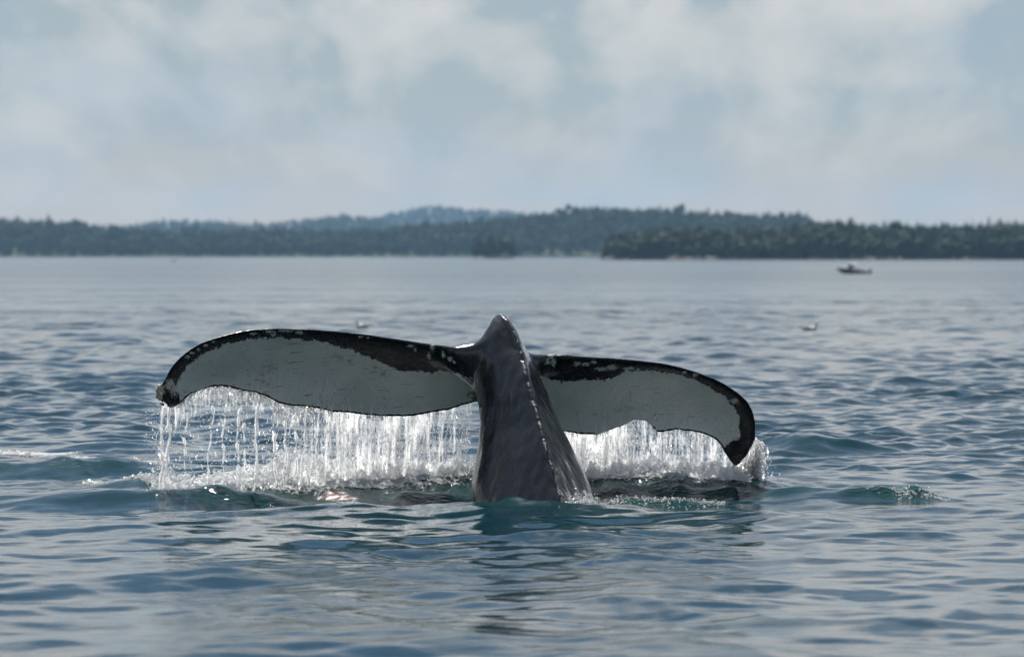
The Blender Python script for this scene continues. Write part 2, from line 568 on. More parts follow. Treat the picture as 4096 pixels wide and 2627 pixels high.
def peduncle():
    P = np.array(PED, float)
    rows = np.linspace(2420, 1257, 212)
    o = np.argsort(P[:, 0])
    rings = []
    rr = np.random.default_rng(3)
    knob = np.interp(rows, np.linspace(1261, 2420, 60)[::1], rr.normal(0, 1, 60))
    grid = np.stack([np.interp(rows, P[o, 0], P[o, c]) for c in range(1, 10)], -1)
    for _ in range(9):
        grid[1:-1] = 0.25 * grid[:-2] + 0.5 * grid[1:-1] + 0.25 * grid[2:]
    for gi, (row, kb) in enumerate(zip(rows, knob)):
        l, fo, ri, rg, yl, yf, yr, yg, yb = grid[gi]
        yr = yr - 0.26 * np.interp(row, [1400, 2015], [0, 1])
        yf = yf - 0.05 * np.interp(row, [1450, 1600, 2015], [0, 1, 1])
        mid = 0.5 * (l + rg)
        pts = [(l, yl), (l + 0.28 * (fo - l), yl + 0.62 * (yf - yl)), (fo, yf), (0.55 * fo + 0.45 * ri, 0.55 * yf + 0.45 * yr - 0.055 * (ri - fo) / 250), (ri - 16, yr + 0.012), (ri, yr - 0.026 + 0.004 * kb), (ri + 15, yr + 0.075),
               (0.42 * ri + 0.58 * rg, 0.42 * yr + 0.58 * yg - 0.02), (rg, yg), (rg - 0.12 * (rg - l), 0.45 * yg + 0.55 * yb), (mid, yb), (l + 0.12 * (rg - l), 0.45 * yl + 0.55 * yb)]
        pts = np.array(pts)
        n = len(pts)
        out = []
        for i in range(n):                        # closed Catmull-Rom
            p0, p1, p2, p3 = pts[(i - 1) % n], pts[i], pts[(i + 1) % n], pts[(i + 2) % n]
            for q in np.linspace(0, 1, 8, endpoint=False):
                out.append(0.5 * (2 * p1 + (p2 - p0) * q + (2 * p0 - 5 * p1 + 4 * p2 - p3) * q * q + (3 * p1 - p0 - 3 * p2 + p3) * q ** 3))
        out = np.array(out)
        yref = out[:, 1]
        X = (out[:, 0] - 2048) * yref / FPX
        Z = np.full(len(out), CAM_H - (row - HOR) * 38.1 / FPX)
        Z = CAM_H - (row - HOR) * (0.5 * yref + 0.5 * 38.1) / FPX
        rings.append(np.stack([X, yref, Z], -1))
    rings = np.array(rings)
    nr, nc = rings.shape[:2]
    v = rings.reshape(-1, 3)
    v = np.concatenate([v, rings[0].mean(0)[None], rings[-1].mean(0)[None]])
    f = grid_faces(nr, nc, True)
    i = np.arange(nc); j = (i + 1) % nc
    b, t = nr * nc, nr * nc + 1
    cap0 = np.stack([j, i, np.full(nc, b), np.full(nc, b)], -1)
    cap1 = np.stack([(nr - 1) * nc + i, (nr - 1) * nc + j, np.full(nc, t), np.full(nc, t)], -1)
    return v, f, np.concatenate([cap0, cap1])[:, :3]


def web(px, top, bot, Yc, half):
    """the flesh that joins a fluke to the stock: oval sections from stock to fluke"""
    n = 40
    t = np.linspace(0, 1, n)
    u = np.linspace(0, 1, len(px))
    ip = [np.interp(t, u, np.array(a, float)) for a in (px, top, bot, Yc, half)]
    for a in ip:
        for _ in range(3):
            a[1:-1] = 0.25 * a[:-2] + 0.5 * a[1:-1] + 0.25 * a[2:]
    rings = []
    for x_, a_, b_, y_, h_ in zip(*ip):
        X_, za = XZ(x_, a_, y_)
        _, zb = XZ(x_, b_, y_)
        g = np.linspace(0, 2 * np.pi, 32, endpoint=False)
        # the oval leans back towards the trailing edge, thicker above
        zz = 0.5 * (za + zb) + 0.5 * (za - zb) * np.sin(g)
        rings.append(np.stack([np.full(32, X_), y_ + h_ * np.cos(g) * (0.75 + 0.25 * np.sin(g)) + (za - zz) * 0.35, zz], -1))
    rings = np.array(rings)
    v = np.concatenate([rings.reshape(-1, 3), rings[0].mean(0)[None], rings[-1].mean(0)[None]])
    f = grid_faces(n, 32, True)
    i = np.arange(32); j = (i + 1) % 32
    c0 = np.stack([j, i, np.full(32, n * 32)], -1)
    c1 = np.stack([(n - 1) * 32 + i, (n - 1) * 32 + j, np.full(32, n * 32 + 1)], -1)
    return v, f, np.concatenate([c0, c1])


def poly_dist(P, Q):
    """distance of points P (n,2) to a polyline Q (m,2)"""
    d = np.full(len(P), 1e9)
    for a, b in zip(Q[:-1], Q[1:]):
        ab = b - a
        t = np.clip(((P - a) @ ab) / (ab @ ab + 1e-12), 0, 1)
        e = P - a - t[:, None] * ab
        d = np.minimum(d, np.einsum('ij,ij->i', e, e))
    return np.sqrt(d)


def build_whale():
    vs_, fs_, tri_ = [], [], []
    off = 0
    pv, pf, pt = peduncle()
    vs_.append(pv); fs_.append(pf); tri_.append(pt); off += len(pv)
    lv, lf, leL, teL, te3L = fluke(LE_L, TE_L, YL_L, YT_L, 0.20, 0.075)
    vs_.append(lv); fs_.append(lf + off); off += len(lv)
    rv, rf, leR, teR, te3R = fluke(LE_R, TE_R, YL_R, YT_R, 0.19, 0.08)
    vs_.append(rv); fs_.append(rf[:, ::-1] + off); off += len(rv)
    for wv, wf, wt, flip in ((*web((1990, 1950, 1925, 1890, 1850, 1800, 1750, 1700, 1660), (1318, 1333, 1350, 1367, 1378, 1384, 1383, 1381, 1384), (1640, 1615, 1590, 1560, 1528, 1492, 1462, 1432, 1412),
                                  (38.45, 38.45, 38.44, 38.43, 38.42, 38.42, 38.44, 38.47, 38.50), (0.26, 0.24, 0.21, 0.175, 0.14, 0.105, 0.07, 0.035, 0.01)), True),
                             (*web((2060, 2095, 2120, 2150, 2190, 2230, 2270), (1372, 1398, 1412, 1418, 1421, 1425, 1432), (1620, 1590, 1565, 1540, 1515, 1492, 1472), (38.55, 38.57, 38.59, 38.61, 38.65, 38.69, 38.74), (0.22, 0.18, 0.15, 0.115, 0.075, 0.035, 0.01)), False)):
        vs_.append(wv); fs_.append((wf[:, ::-1] if flip else wf) + off); tri_.append((wt[:, ::-1] if flip else wt) + off); off += len(wv)
    faces = [tuple(f) for f in np.concatenate(fs_).tolist()] + [tuple(f) for f in np.concatenate(tri_).tolist()]
    me = bpy.data.meshes.new('tmp')
    me.from_pydata(np.concatenate(vs_).tolist(), [], faces)
    me.validate()
    o = bpy.data.objects.new('tmp', me)
    COL.objects.link(o)
    rm = o.modifiers.new('r', 'REMESH')
    rm.mode = 'VOXEL'
    rm.voxel_size = 0.0125
    rm.use_smooth_shade = True
    sm = o.modifiers.new('s', 'SMOOTH')
    sm.factor = 0.5
    sm.iterations = 4
    dg = bpy.context.evaluated_depsgraph_get()
    me2 = bpy.data.meshes.new_from_object(o.evaluated_get(dg))
    bpy.data.objects.remove(o)
    bpy.data.meshes.remove(me)
    n = len(me2.vertices)
    v = np.empty(n * 3, np.float32); me2.vertices.foreach_get('co', v); v = v.reshape(-1, 3).astype(float)
    # soften the webs where the flukes grow out of the stock
    ne = len(me2.edges)
    e = np.empty(ne * 2, np.int32); me2.edges.foreach_get('vertices', e); e = e.reshape(-1, 2)
    deg = np.bincount(e.ravel(), minlength=n).astype(float)
    cx, cz = XZ(1885, 1450, 38.5)
    dx, dz = XZ(2150, 1450, 38.5)
    w = np.maximum(np.exp(-((v[:, 0] - cx) / 0.22) ** 2 - ((v[:, 2] - cz) / 0.22) ** 2), np.exp(-((v[:, 0] - dx) / 0.12) ** 2 - ((v[:, 2] - dz) / 0.3) ** 2))
    ex, ez = XZ(1885, 1382, 38.5)
    w = np.maximum(w, np.exp(-((v[:, 0] - ex) / 0.17) ** 2 - ((v[:, 2] - ez) / 0.10) ** 2))
    gx, gz = XZ(1775, 1440, 38.45)
    hx, hz_ = XZ(2215, 1465, 38.6)
    w = np.maximum(w, 0.8 * np.exp(-((v[:, 0] - gx) / 0.24) ** 2 - ((v[:, 2] - gz) / 0.12) ** 2))
    w = np.maximum(w, 0.8 * np.exp(-((v[:, 0] - hx) / 0.14) ** 2 - ((v[:, 2] - hz_) / 0.11) ** 2))
    w = np.clip(w * 1.3, 0, 1)
    for _ in range(45):
        acc = np.zeros_like(v)
        for c in range(3):
            acc[:, c] = np.bincount(e[:, 0], v[e[:, 1], c], n) + np.bincount(e[:, 1], v[e[:, 0], c], n)
        v += (acc / deg[:, None] - v) * (0.6 * w)[:, None]
    me2.vertices.foreach_set('co', v.astype(np.float32).ravel())
    me2.update()
    nm = np.empty(n * 3, np.float32)
    me2.vertices.foreach_get('normal', nm)
    nm = nm.reshape(-1, 3).astype(float)
    rr = np.random.default_rng(77)
    und = np.zeros(n)
    for _ in range(26):
        dv = rr.normal(0, 1, 3); dv /= np.linalg.norm(dv)
        lw = rr.uniform(0.10, 0.55)
        und += (0.0016 + 0.010 * lw) * 0.55 * np.cos(2 * np.pi / lw * (v @ (dv * (1, 1, 0.6))) + rr.uniform(0, 6.28))
    colv = 2048 + v[:, 0] * FPX / 38.2
    rowv = HOR + (CAM_H - v[:, 2]) * FPX / 38.1
    Pp = np.array(PED, float); oo = np.argsort(Pp[:, 0])
    rdg = np.exp(-((colv - np.interp(rowv, Pp[oo, 0], Pp[oo, 3])) / 16.0) ** 2) * (nm[:, 1] < 0.1)
    ctl = np.cumsum(rr.uniform(7, 34, 70)) + 1250
    knk = np.interp(rowv, ctl, rr.normal(0, 0.0062, 70)) + np.interp(rowv, np.arange(1250, 2600, 9.0), rr.normal(0, 0.0025, len(np.arange(1250, 2600, 9.0))))
    stk = smoothstep(250, 170, np.abs(colv - 2090)) * smoothstep(1262, 1300, rowv)
    v = v + nm * ((und * 0.5 * stk) + knk * rdg * smoothstep(1265, 1300, rowv))[:, None]
    me2.vertices.foreach_set('co', v.astype(np.float32).ravel())
    me2.update()
    nm = np.empty(n * 3, np.float32)
    me2.vertices.foreach_get('normal', nm)
    nm = nm.reshape(-1, 3)
    P = v[:, [0, 2]]
    X, Yv, Zv = v.T
    left = X < XZ(2000, 0, 38.4)[0]
    dle = np.where(left, poly_dist(P, leL), poly_dist(P, leR))
    dte = np.where(left, poly_dist(P, teL), poly_dist(P, teR))
    px_m = 0.00221
    xp = 2048 + X * FPX / 38.4            # column of the fluke at its own distance, only to index the widths below
    bx = [600, 660, 700, 740, 800, 900, 1000, 1250, 1300, 1400, 1500, 1600, 1700, 1800, 1870, 1990, 2130, 2170, 2250, 2350, 2450, 2510, 2600, 2800, 2900, 2960, 3000, 3040]
    bw = [95, 85, 52, 44, 42, 36, 34, 42, 46, 68, 98, 128, 114, 104, 112, 60, 50, 88, 108, 96, 86, 40, 34, 32, 42, 58, 66, 90]
    band = np.interp(xp, bx, bw) * px_m - dle
    # tips are dark on both edges
    tl = np.array(XZ(668, 1600, 38.0)); tr = np.array(XZ(2955, 1840, 39.3))
    band = np.maximum(band, 0.10 - np.hypot(P[:, 0] - tl[0], (P[:, 1] - tl[1]) * 0.8))
    band = np.maximum(band, 0.15 - np.hypot((P[:, 0] - tr[0]) * 0.9, (P[:, 1] - tr[1]) * 0.8))
    te = 0.022 - dte
    gap = np.interp(xp, [2390, 2400, 2615, 2625], [0, 1, 1, 0])
    tipgap = np.interp(xp, [690, 740, 820, 850], [1, .3, 1, 0])
    te = te - 0.05 * gap - 0.012 * tipgap
    # ventral side of the flukes is pale; the stock and the dorsal side are dark
    fl_y = np.where(left, 38.30, 38.45)
    stock = np.clip(1 - np.minimum(np.abs(xp - np.interp(2.2 - (Zv - 2.2) * 0, [0, 9], [2060, 2060])), 1e9) / 1e9, 0, 1)
    row = HOR + (CAM_H - Zv) * FPX / 38.4
    lft = np.interp(row, [1260, 1380, 1450, 1520, 1580, 1640, 1700, 2100], [1750, 1790, 1835, 1862, 1885, 1905, 1905, 1860])
    rgt = np.interp(row, [1260, 1400, 1460, 1500, 1560, 1700, 1800, 2100], [2240, 2200, 2172, 2175, 2196, 2262, 2310, 2480])
    inside = np.minimum(xp - lft, rgt - xp) * px_m
    front = np.where(xp > 2060, smoothstep(38.85, 38.6, Yv), 1.0)     # the stock lies nearer than the right fluke
    dark = np.where(front > 0.5, inside, -0.4)
    dark = np.where((nm[:, 1] > 0.12) & (np.abs(xp - 2000) > 90), 0.3, dark)
    dark = np.where(nm[:, 2] > 0.35, 0.35, dark)
    Pp = np.array(PED, float)
    oo = np.argsort(Pp[:, 0])
    fold = np.interp(row, Pp[oo, 0], Pp[oo, 2])
    ridge_c = np.interp(row, Pp[oo, 0], Pp[oo, 3])
    wet = np.where(front > 0.5, (fold - xp) * px_m, -0.3)  # strip left of the fold: wet skin plus its painted dark reflection
    wet = np.where(row < 1440, -0.3, wet)
    add_attr(me2, 'wet', np.clip(wet, -0.3, 0.3))
    add_attr(me2, 'ridge', np.exp(-((xp - ridge_c) * px_m / 0.03) ** 2) * (nm[:, 1] < 0.2))
    add_attr(me2, 'band', np.clip(band, -0.4, 0.4))
    add_attr(me2, 'te', np.clip(te, -0.2, 0.2))
    add_attr(me2, 'dark', np.clip(dark, -0.4, 0.4))
    add_attr(me2, 'le', np.clip(dle, 0, 1))

    def blob(cxp, cyp, wx, wy, Y=38.4):
        a, b = XZ(cxp, cyp, Y)
        return np.exp(-((X - a) / (wx * px_m)) ** 2 - ((Zv - b) / (wy * px_m)) ** 2)
    scar = np.zeros(n)
    for a in ((1728, 1390, 16, 20, 38.25), (1714, 1425, 12, 24, 38.25), (1772, 1418, 10, 22, 38.3), (1800, 1437, 12, 14, 38.3), (1817, 1448, 8, 12, 38.3), (1640, 1385, 22, 9, 38.2), (1660, 1400, 8, 14, 38.2),
              (1440, 1348, 12, 7, 38.1), (1470, 1353, 10, 5, 38.1), (1075, 1327, 30, 9, 37.95), (1090, 1340, 16, 12, 37.95), (1140, 1325, 40, 7, 37.95), (1195, 1330, 22, 12, 37.95), (1010, 1335, 20, 8, 37.95),
              (850, 1368, 10, 7, 37.9), (820, 1382, 16, 9, 37.9), (790, 1398, 12, 9, 37.9), (765, 1412, 14, 10, 37.9), (745, 1428, 14, 10, 37.9), (648, 1560, 12, 26, 37.95), (690, 1560, 22, 40, 37.95), (676, 1540, 26, 36, 37.95),
              (2205, 1425, 20, 18, 38.55), (2215, 1450, 16, 26, 38.55), (2190, 1448, 14, 14, 38.55), (2310, 1455, 26, 14, 38.6), (2345, 1458, 26, 12, 38.6), (2375, 1450, 16, 12, 38.6), (2410, 1478, 40, 14, 38.6),
              (2450, 1470, 34, 18, 38.65), (2520, 1475, 36, 10, 38.7), (2740, 1490, 14, 10, 38.8), (2780, 1500, 16, 12, 38.9), (2940, 1605, 22, 18, 39.0)):
        scar = np.maximum(scar, blob(*a))
    add_attr(me2, 'scar', scar)
    dia = np.zeros(n)
    for a in ((1070, 1480, 24, 22, 38.4), (1062, 1530, 24, 18, 38.5), (1066, 1562, 26, 12, 38.6), (1352, 1432, 26, 16, 38.4), (1400, 1448, 30, 14, 38.4), (1490, 1478, 32, 26, 38.5), (1535, 1500, 26, 18, 38.6), (1545, 1580, 20, 18, 38.8),
              (2590, 1636, 24, 10, 39.1), (2480, 1640, 26, 8, 39.1), (1300, 1450, 14, 8, 38.4), (1100, 1475, 14, 10, 38.4)):
        dia = np.maximum(dia, blob(*a))
    add_attr(me2, 'diatom', dia)
    return me2, te3L, te3R


m = NT('whale_skin')
co = m.obj_co()
rag = m.noise(34.0, 6.0, 0.72, m.obj_co((1.0, 0.6, 0.55)))
rag2 = m.noise(9.0, 3.0, 0.55)
ragv = m.math('ADD', m.math('MULTIPLY', m.math('SUBTRACT', rag, 0.5), 0.11), m.math('MULTIPLY', m.math('SUBTRACT', rag2, 0.5), 0.07))
band = m.step(m.math('ADD', m.attr('band'), ragv), -0.007, 0.007)
tev = m.step(m.math('ADD', m.attr('te'), m.math('MULTIPLY', m.math('SUBTRACT', rag, 0.5), 0.035)), -0.003, 0.003)
strk = m.noise(26.0, 4.0, 0.6, m.obj_co((1.0, 1.0, 0.16), (0, R(-28), 0)))
dkv = m.step(m.math('ADD', m.attr('dark'), m.math('MULTIPLY', m.math('SUBTRACT', strk, 0.5), 0.42)), -0.05, 0.07)
spk = m.step(m.noise(46.0, 2.0, 0.5, m.obj_co((0.55, 1.0, 1.3))), 0.735, 0.75)
blackm = m.math('MAXIMUM', m.math('MAXIMUM', band, tev), m.math('MULTIPLY', spk, 0.9))
pal_n = m.noise(3.2, 5.0, 0.6)
fib = m.noise(60.0, 4.0, 0.65, m.obj_co((1.0, 1.0, 0.28), (0, R(24), 0)))
pale = m.mix(pal_n, (0.64, 0.645, 0.605), (0.79, 0.78, 0.73))
pale = m.mix(m.math('MULTIPLY', m.step(fib, 0.50, 0.70), 0.6), pale, (0.44, 0.46, 0.42))
for rz_, sc_, lo_, colr in ((18, 26.0, 0.665, (0.70, 0.71, 0.69)), (-32, 30.0, 0.68, (0.13, 0.15, 0.145)), (58, 24.0, 0.69, (0.68, 0.69, 0.67)), (8, 18.0, 0.69, (0.08, 0.09, 0.09))):
    sn = m.noise(sc_, 2.0, 0.5, m.obj_co((0.10, 1.0, 1.6), (0, R(rz_), 0)))
    pale = m.mix(m.math('MULTIPLY', m.step(sn, lo_, lo_ + 0.03), 0.55), pale, colr)
blotch = m.step(m.noise(1.7, 4.0, 0.6), 0.42, 0.66)
pale = m.mix(m.math('MULTIPLY', blotch, 0.55), pale, (0.46, 0.50, 0.44))
dia = m.math('MULTIPLY', m.attr('diatom'), m.step(m.noise(22.0, 4.0, 0.6), 0.40, 0.66))
pale = m.mix(m.math('MULTIPLY', dia, 0.75), pale, (0.26, 0.17, 0.06))
black = m.mix(m.noise(30.0, 4.0, 0.6), (0.004, 0.004, 0.005), (0.012, 0.011, 0.013))
skin = m.mix(blackm, pale, black)
stockc = m.mix(m.noise(14.0, 5.0, 0.65, m.obj_co((1.0, 1.0, 0.22), (0, R(-14), 0))), (0.014, 0.0145, 0.0165), (0.042, 0.042, 0.046))
wet_reflv = m.step(m.math('ADD', m.attr('wet'), m.math('MULTIPLY', m.math('SUBTRACT', strk, 0.5), 0.16)), -0.006, 0.008)
wet_reflv = m.math('MULTIPLY', wet_reflv, m.step(m.math('ADD', m.attr('wet'), m.math('MULTIPLY', m.math('SUBTRACT', strk, 0.5), 0.12)), 0.12, 0.085))
stockc = m.mix(m.math('MULTIPLY', wet_reflv, 0.92), stockc, (0.008, 0.007, 0.007))  # dark reflection in the water film, put into the skin colour
run = m.step(m.noise(17.0, 3.0, 0.6, m.obj_co((1.0, 1.0, 0.05), (0, R(-6), 0))), 0.56, 0.66)
stockc = m.mix(m.math('MULTIPLY', run, 0.35), stockc, (0.030, 0.029, 0.030))
skin = m.mix(dkv, skin, stockc)
scn = m.noise(70.0, 6.0, 0.75, m.obj_co((1.2, 1.0, 0.6), (0, R(20), 0)))
scar = m.step(m.math('MULTIPLY_ADD', m.attr('scar'), 0.34, scn), 0.735, 0.765)
lefl = m.step(m.attr('le'), 0.10, 0.02)
few = m.math('MULTIPLY', m.step(m.noise(44.0, 3.0, 0.6, m.obj_co((1.0, 1.0, 0.7))), 0.70, 0.72), lefl)
few = m.math('MULTIPLY', few, m.math('SUBTRACT', 1.0, dkv))
scar = m.math('MAXIMUM', scar, few)
skin = m.mix(scar, skin, m.mix(m.noise(40.0), (0.50, 0.51, 0.50), (0.66, 0.62, 0.52)))
micro = m.noise(120.0, 3.0, 0.6, m.obj_co((1.0, 1.0, 0.5)))
wr = m.noise(24.0, 4.0, 0.6, m.obj_co((1.0, 1.0, 0.25), (0, R(-20), 0)))
hh = m.math('ADD', m.math('MULTIPLY', micro, m.math('MULTIPLY_ADD', m.attr('ridge'), 0.006, 0.0009)), m.math('MULTIPLY', wr, 0.006))
m.set(Base_Color=skin, Specular_IOR_Level=m.math('MULTIPLY_ADD', dkv, 0.3, 0.15), Roughness=m.math('MULTIPLY_ADD', strk, 0.28, 0.12), IOR=1.45, Coat_Weight=m.math('MULTIPLY_ADD', dkv, 0.6, 0.35), Coat_Roughness=0.07, Coat_IOR=1.33, Normal=m.bump(hh, 1.0))
whale_me, TE3L, TE3R = build_whale()
whale = obj('humpback_whale', whale_me, m.m)
tag(whale, 'raised whale tail with dark ridged stock and pale underside of both flukes, water pouring off', 'whale')


def low_sphere(kind='octa'):
    if kind == 'octa':
        v = np.array([(1, 0, 0), (-1, 0, 0), (0, 1, 0), (0, -1, 0), (0, 0, 1), (0, 0, -1)], float)
        f = np.array([(0, 2, 4), (2, 1, 4), (1, 3, 4), (3, 0, 4), (2, 0, 5), (1, 2, 5), (3, 1, 5), (0, 3, 5)])
        return v, f
    p = (1 + 5 ** 0.5) / 2
    v = np.array([(-1, p, 0), (1, p, 0), (-1, -p, 0), (1, -p, 0), (0, -1, p), (0, 1, p), (0, -1, -p), (0, 1, -p), (p, 0, -1), (p, 0, 1), (-p, 0, -1), (-p, 0, 1)], float)
    v /= np.linalg.norm(v[0])
    f = np.array([(0, 11, 5), (0, 5, 1), (0, 1, 7), (0, 7, 10), (0, 10, 11), (1, 5, 9), (5, 11, 4), (11, 10, 2), (10, 7, 6), (7, 1, 8), (3, 9, 4), (3, 4, 2), (3, 2, 6), (3, 6, 8), (3, 8, 9), (4, 9, 5), (2, 4, 11), (6, 2, 10), (8, 6, 7), (9, 8, 1)])
    return v, f


def blobs_mesh(name, C, S, kind='octa', tilt=0.16):
    """one mesh of many small drops: centres C (n,3), half sizes S (n,3)"""
    bv, bf = low_sphere(kind)
    n = len(C)
    a = rng.uniform(0, 2 * np.pi, n)
    ca, sa = np.cos(a), np.sin(a)
    v = bv[None] * (1 + rng.uniform(-0.25, 0.25, (n, len(bv), 1)))
    x = v[..., 0] * ca[:, None] - v[..., 1] * sa[:, None]
    y = v[..., 0] * sa[:, None] + v[..., 1] * ca[:, None]
    z = v[..., 2]
    S = S * 1.2
    x, y, z = x * S[:, :1], y * S[:, 1:2], z * S[:, 2:]
    t = rng.normal(0, tilt, n)[:, None]
    x, z = x * np.cos(t) - z * np.sin(t), x * np.sin(t) + z * np.cos(t)
    V = np.stack([x, y, z], -1) + C[:, None, :]
    F = bf[None] + (np.arange(n) * len(bv))[:, None, None]
    return mesh_np(name, V.reshape(-1, 3), F.reshape(-1, 3))


# barnacles on the left fluke tip
barn_mat = plain('barnacle_shell', (0.50, 0.45, 0.33), 0.7, 0.25, 60)
bx0, bz0 = XZ(640, 1566, 37.96)
for i in range(7):
    px_, py_ = 633 + 3.0 * i + random.uniform(-3, 3), 1560 + 7.5 * i + random.uniform(-4, 4)
    if i > 4:
        px_, py_ = 640 - 3 * (i - 5), 1545 + 8 * (i - 5)
    x_, z_ = XZ(px_, py_, 37.95)
    prof = [(0.020, -0.008), (0.017, 0.004), (0.010, 0.012), (0.006, 0.012), (0.005, 0.005)]
    vv = []
    for r_, h_ in prof:
        for k in range(10):
            g = 1 + 0.18 * (k % 2)
            vv.append((r_ * g * math.cos(k * R(36)), r_ * g * math.sin(k * R(36)), h_))
    bme = mesh_np('barnacle', np.array(vv), grid_faces(5, 10, True), False)
    b = obj('barnacle', bme, barn_mat, whale)
    b.location = (x_ - 0.006, 37.93, z_)
    b.rotation_euler = (R(90), R(-35) + random.uniform(-.3, .3), 0)

# ------------------------------------------------------------------ water pouring off the flukes
m = NT('falling_drops')
tr = m.node('ShaderNodeBsdfTranslucent')
tr.inputs[0].default_value = (0.985, 0.99, 0.995, 1)
df = m.node('ShaderNodeBsdfDiffuse')
df.inputs[0].default_value = (0.985, 0.99, 0.995, 1)
mx = m.node('ShaderNodeMixShader'); mx.inputs[0].default_value = 0.6
m.l.new(df.outputs[0], mx.inputs[1]); m.l.new(tr.outputs[0], mx.inputs[2])
gl = m.node('ShaderNodeBsdfGlossy'); gl.inputs['Roughness'].default_value = 0.12
fr = m.node('ShaderNodeFresnel'); fr.inputs[0].default_value = 1.5
mx2 = m.node('ShaderNodeMixShader')
m.l.new(fr.outputs[0], mx2.inputs[0]); m.l.new(mx.outputs[0], mx2.inputs[1]); m.l.new(gl.outputs[0], mx2.inputs[2])
rf = m.node('ShaderNodeBsdfTransparent')
mx3 = m.node('ShaderNodeMixShader'); mx3.inputs[0].default_value = 0.58
m.l.new(mx2.outputs[0], mx3.inputs[1]); m.l.new(rf.outputs[0], mx3.inputs[2])
m.l.new(mx3.outputs[0], m.out.inputs['Surface'])
drop_mat = m.m


m = NT('water_sheet')
df = m.node('ShaderNodeBsdfDiffuse'); df.inputs[0].default_value = (0.97, 0.98, 0.99, 1)
tr = m.node('ShaderNodeBsdfTranslucent'); tr.inputs[0].default_value = (0.97, 0.98, 0.99, 1)
mx = m.node('ShaderNodeMixShader'); mx.inputs[0].default_value = 0.78
m.l.new(df.outputs[0], mx.inputs[1]); m.l.new(tr.outputs[0], mx.inputs[2])
gl = m.node('ShaderNodeBsdfGlossy'); gl.inputs['Roughness'].default_value = 0.15
mxg = m.node('ShaderNodeMixShader'); mxg.inputs[0].default_value = 0.10
m.l.new(mx.outputs[0], mxg.inputs[1]); m.l.new(gl.outputs[0], mxg.inputs[2])
tp = m.node('ShaderNodeBsdfTransparent')
st1 = m.noise(34.0, 4.0, 0.6, m.obj_co((1.0, 1.0, 0.07), (0, R(2), 0)))
st2 = m.noise(11.0, 4.0, 0.6, m.obj_co((1.0, 1.0, 0.22), (0, R(2), 0)))
lace = m.noise(60.0, 5.0, 0.7, m.obj_co((1.0, 1.0, 0.45)))
al = m.math('MULTIPLY_ADD', m.math('SUBTRACT', st1, 0.5), 1.5, m.math('MULTIPLY', m.math('SUBTRACT', st2, 0.5), 1.7))
al = m.math('ADD', al, m.math('MULTIPLY', m.math('SUBTRACT', lace, 0.5), 1.1))
al = m.step(m.math('ADD', al, m.attr('cover')), 0.30, 0.95)
al = m.math('MULTIPLY', al, 0.9)
mxt = m.node('ShaderNodeMixShader')
m.l.new(al, mxt.inputs[0]); m.l.new(tp.outputs[0], mxt.inputs[1]); m.l.new(mxg.outputs[0], mxt.inputs[2])
bmp = m.bump(m.math('ADD', st1, lace), 0.02)
for nd_ in (df, gl):
    m.l.new(bmp, nd_.inputs['Normal'])
m.l.new(mxt.outputs[0], m.out.inputs['Surface'])
sheet_mat = m.m


def edge_at(TE3, x):
    o = np.argsort(TE3[:, 0])
    xs = TE3[o, 0]
    return np.interp(x, xs, TE3[o, 1]), np.interp(x, xs, TE3[o, 2])


def colx(px, Y=39.0):
    return (np.asarray(px, float) - 2048) * Y / FPX


def strand(x0, y0, ztop, zbot, width, dens, size, slant=-0.02, clump=0.6):
    """drops of one wobbling string of water"""
    Lz = max(ztop - zbot, 0.05)
    n = max(6, int(dens * Lz))
    z = rng.uniform(0, 1, n)
    keep = 0.5 + 0.5 * np.sin(z * Lz * 21 + rng.uniform(0, 6)) * np.sin(z * Lz * 47 + rng.uniform(0, 6)) > (clump - 0.5) * rng.uniform(0.2, 1.0, n)
    z = z[keep]; n = len(z)
    fall = z * Lz
    wob = 0.020 * np.sin(fall * 9 + rng.uniform(0, 6)) + 0.010 * np.sin(fall * 23 + rng.uniform(0, 6))
    x = x0 + slant * fall + wob + rng.normal(0, width, n) * (0.6 + 0.7 * z)
    y = y0 + rng.normal(0, max(width, 0.012), n) + 0.05 * fall
    s = size * np.exp(rng.normal(0, 0.45, n))
    C = np.stack([x, y, ztop - fall], -1)
    S = np.stack([s, s, s * rng.uniform(1.5, 5.0, n)], -1) * np.array([0.75, 0.75, 1.0])
    return C, S


def veil_drops(TE3, px0, px1, n_str, dens, width, size, n_fine, base_lift=0.0, fine_size=0.0042, bias=1.0):
    Cs, Ss = [], []
    for _ in range(n_str):
        x = colx(rng.uniform(px0, px1))
        ye, ze = edge_at(TE3, x)
        zb = float(sea(np.array([x]), np.array([ye + 0.05]))[0]) + base_lift
        drop = rng.uniform(0.0, 0.25) * (ze - zb) if rng.random() < 0.3 else 0.0
        C, S = strand(x, ye + rng.uniform(-0.03, 0.16), ze - drop, zb, width * rng.uniform(0.3, 1.4), dens * rng.uniform(0.4, 1.5), size, slant=rng.uniform(-0.05, 0.0), clump=0.55)
        Cs.append(C); Ss.append(S)
    x = colx(rng.uniform(px0, px1, n_fine))
    ye, ze = edge_at(TE3, x)
    ye = ye + rng.uniform(-0.04, 0.22, n_fine)
    zb = sea(x, ye) + base_lift
    t = rng.uniform(0, 1, n_fine) ** bias
    z = ze + (zb - ze) * t
    # torn holes in the sheet
    hole = np.sin(x * 17 + 1.3 * np.sin(z * 9)) * np.sin(z * 13 + 2 * np.sin(x * 6 + 1)) + 0.5 * np.sin(x * 41 + 2) 
    keep = (hole < 0.78) | (rng.random(n_fine) < 0.25)
    s = fine_size * np.exp(rng.normal(0, 0.5, n_fine))
    Cs.append(np.stack([x, ye, z], -1)[keep]); Ss.append(np.stack([s, s, s * rng.uniform(1.0, 3.0, n_fine)], -1)[keep])
    return np.concatenate(Cs), np.concatenate(Ss)


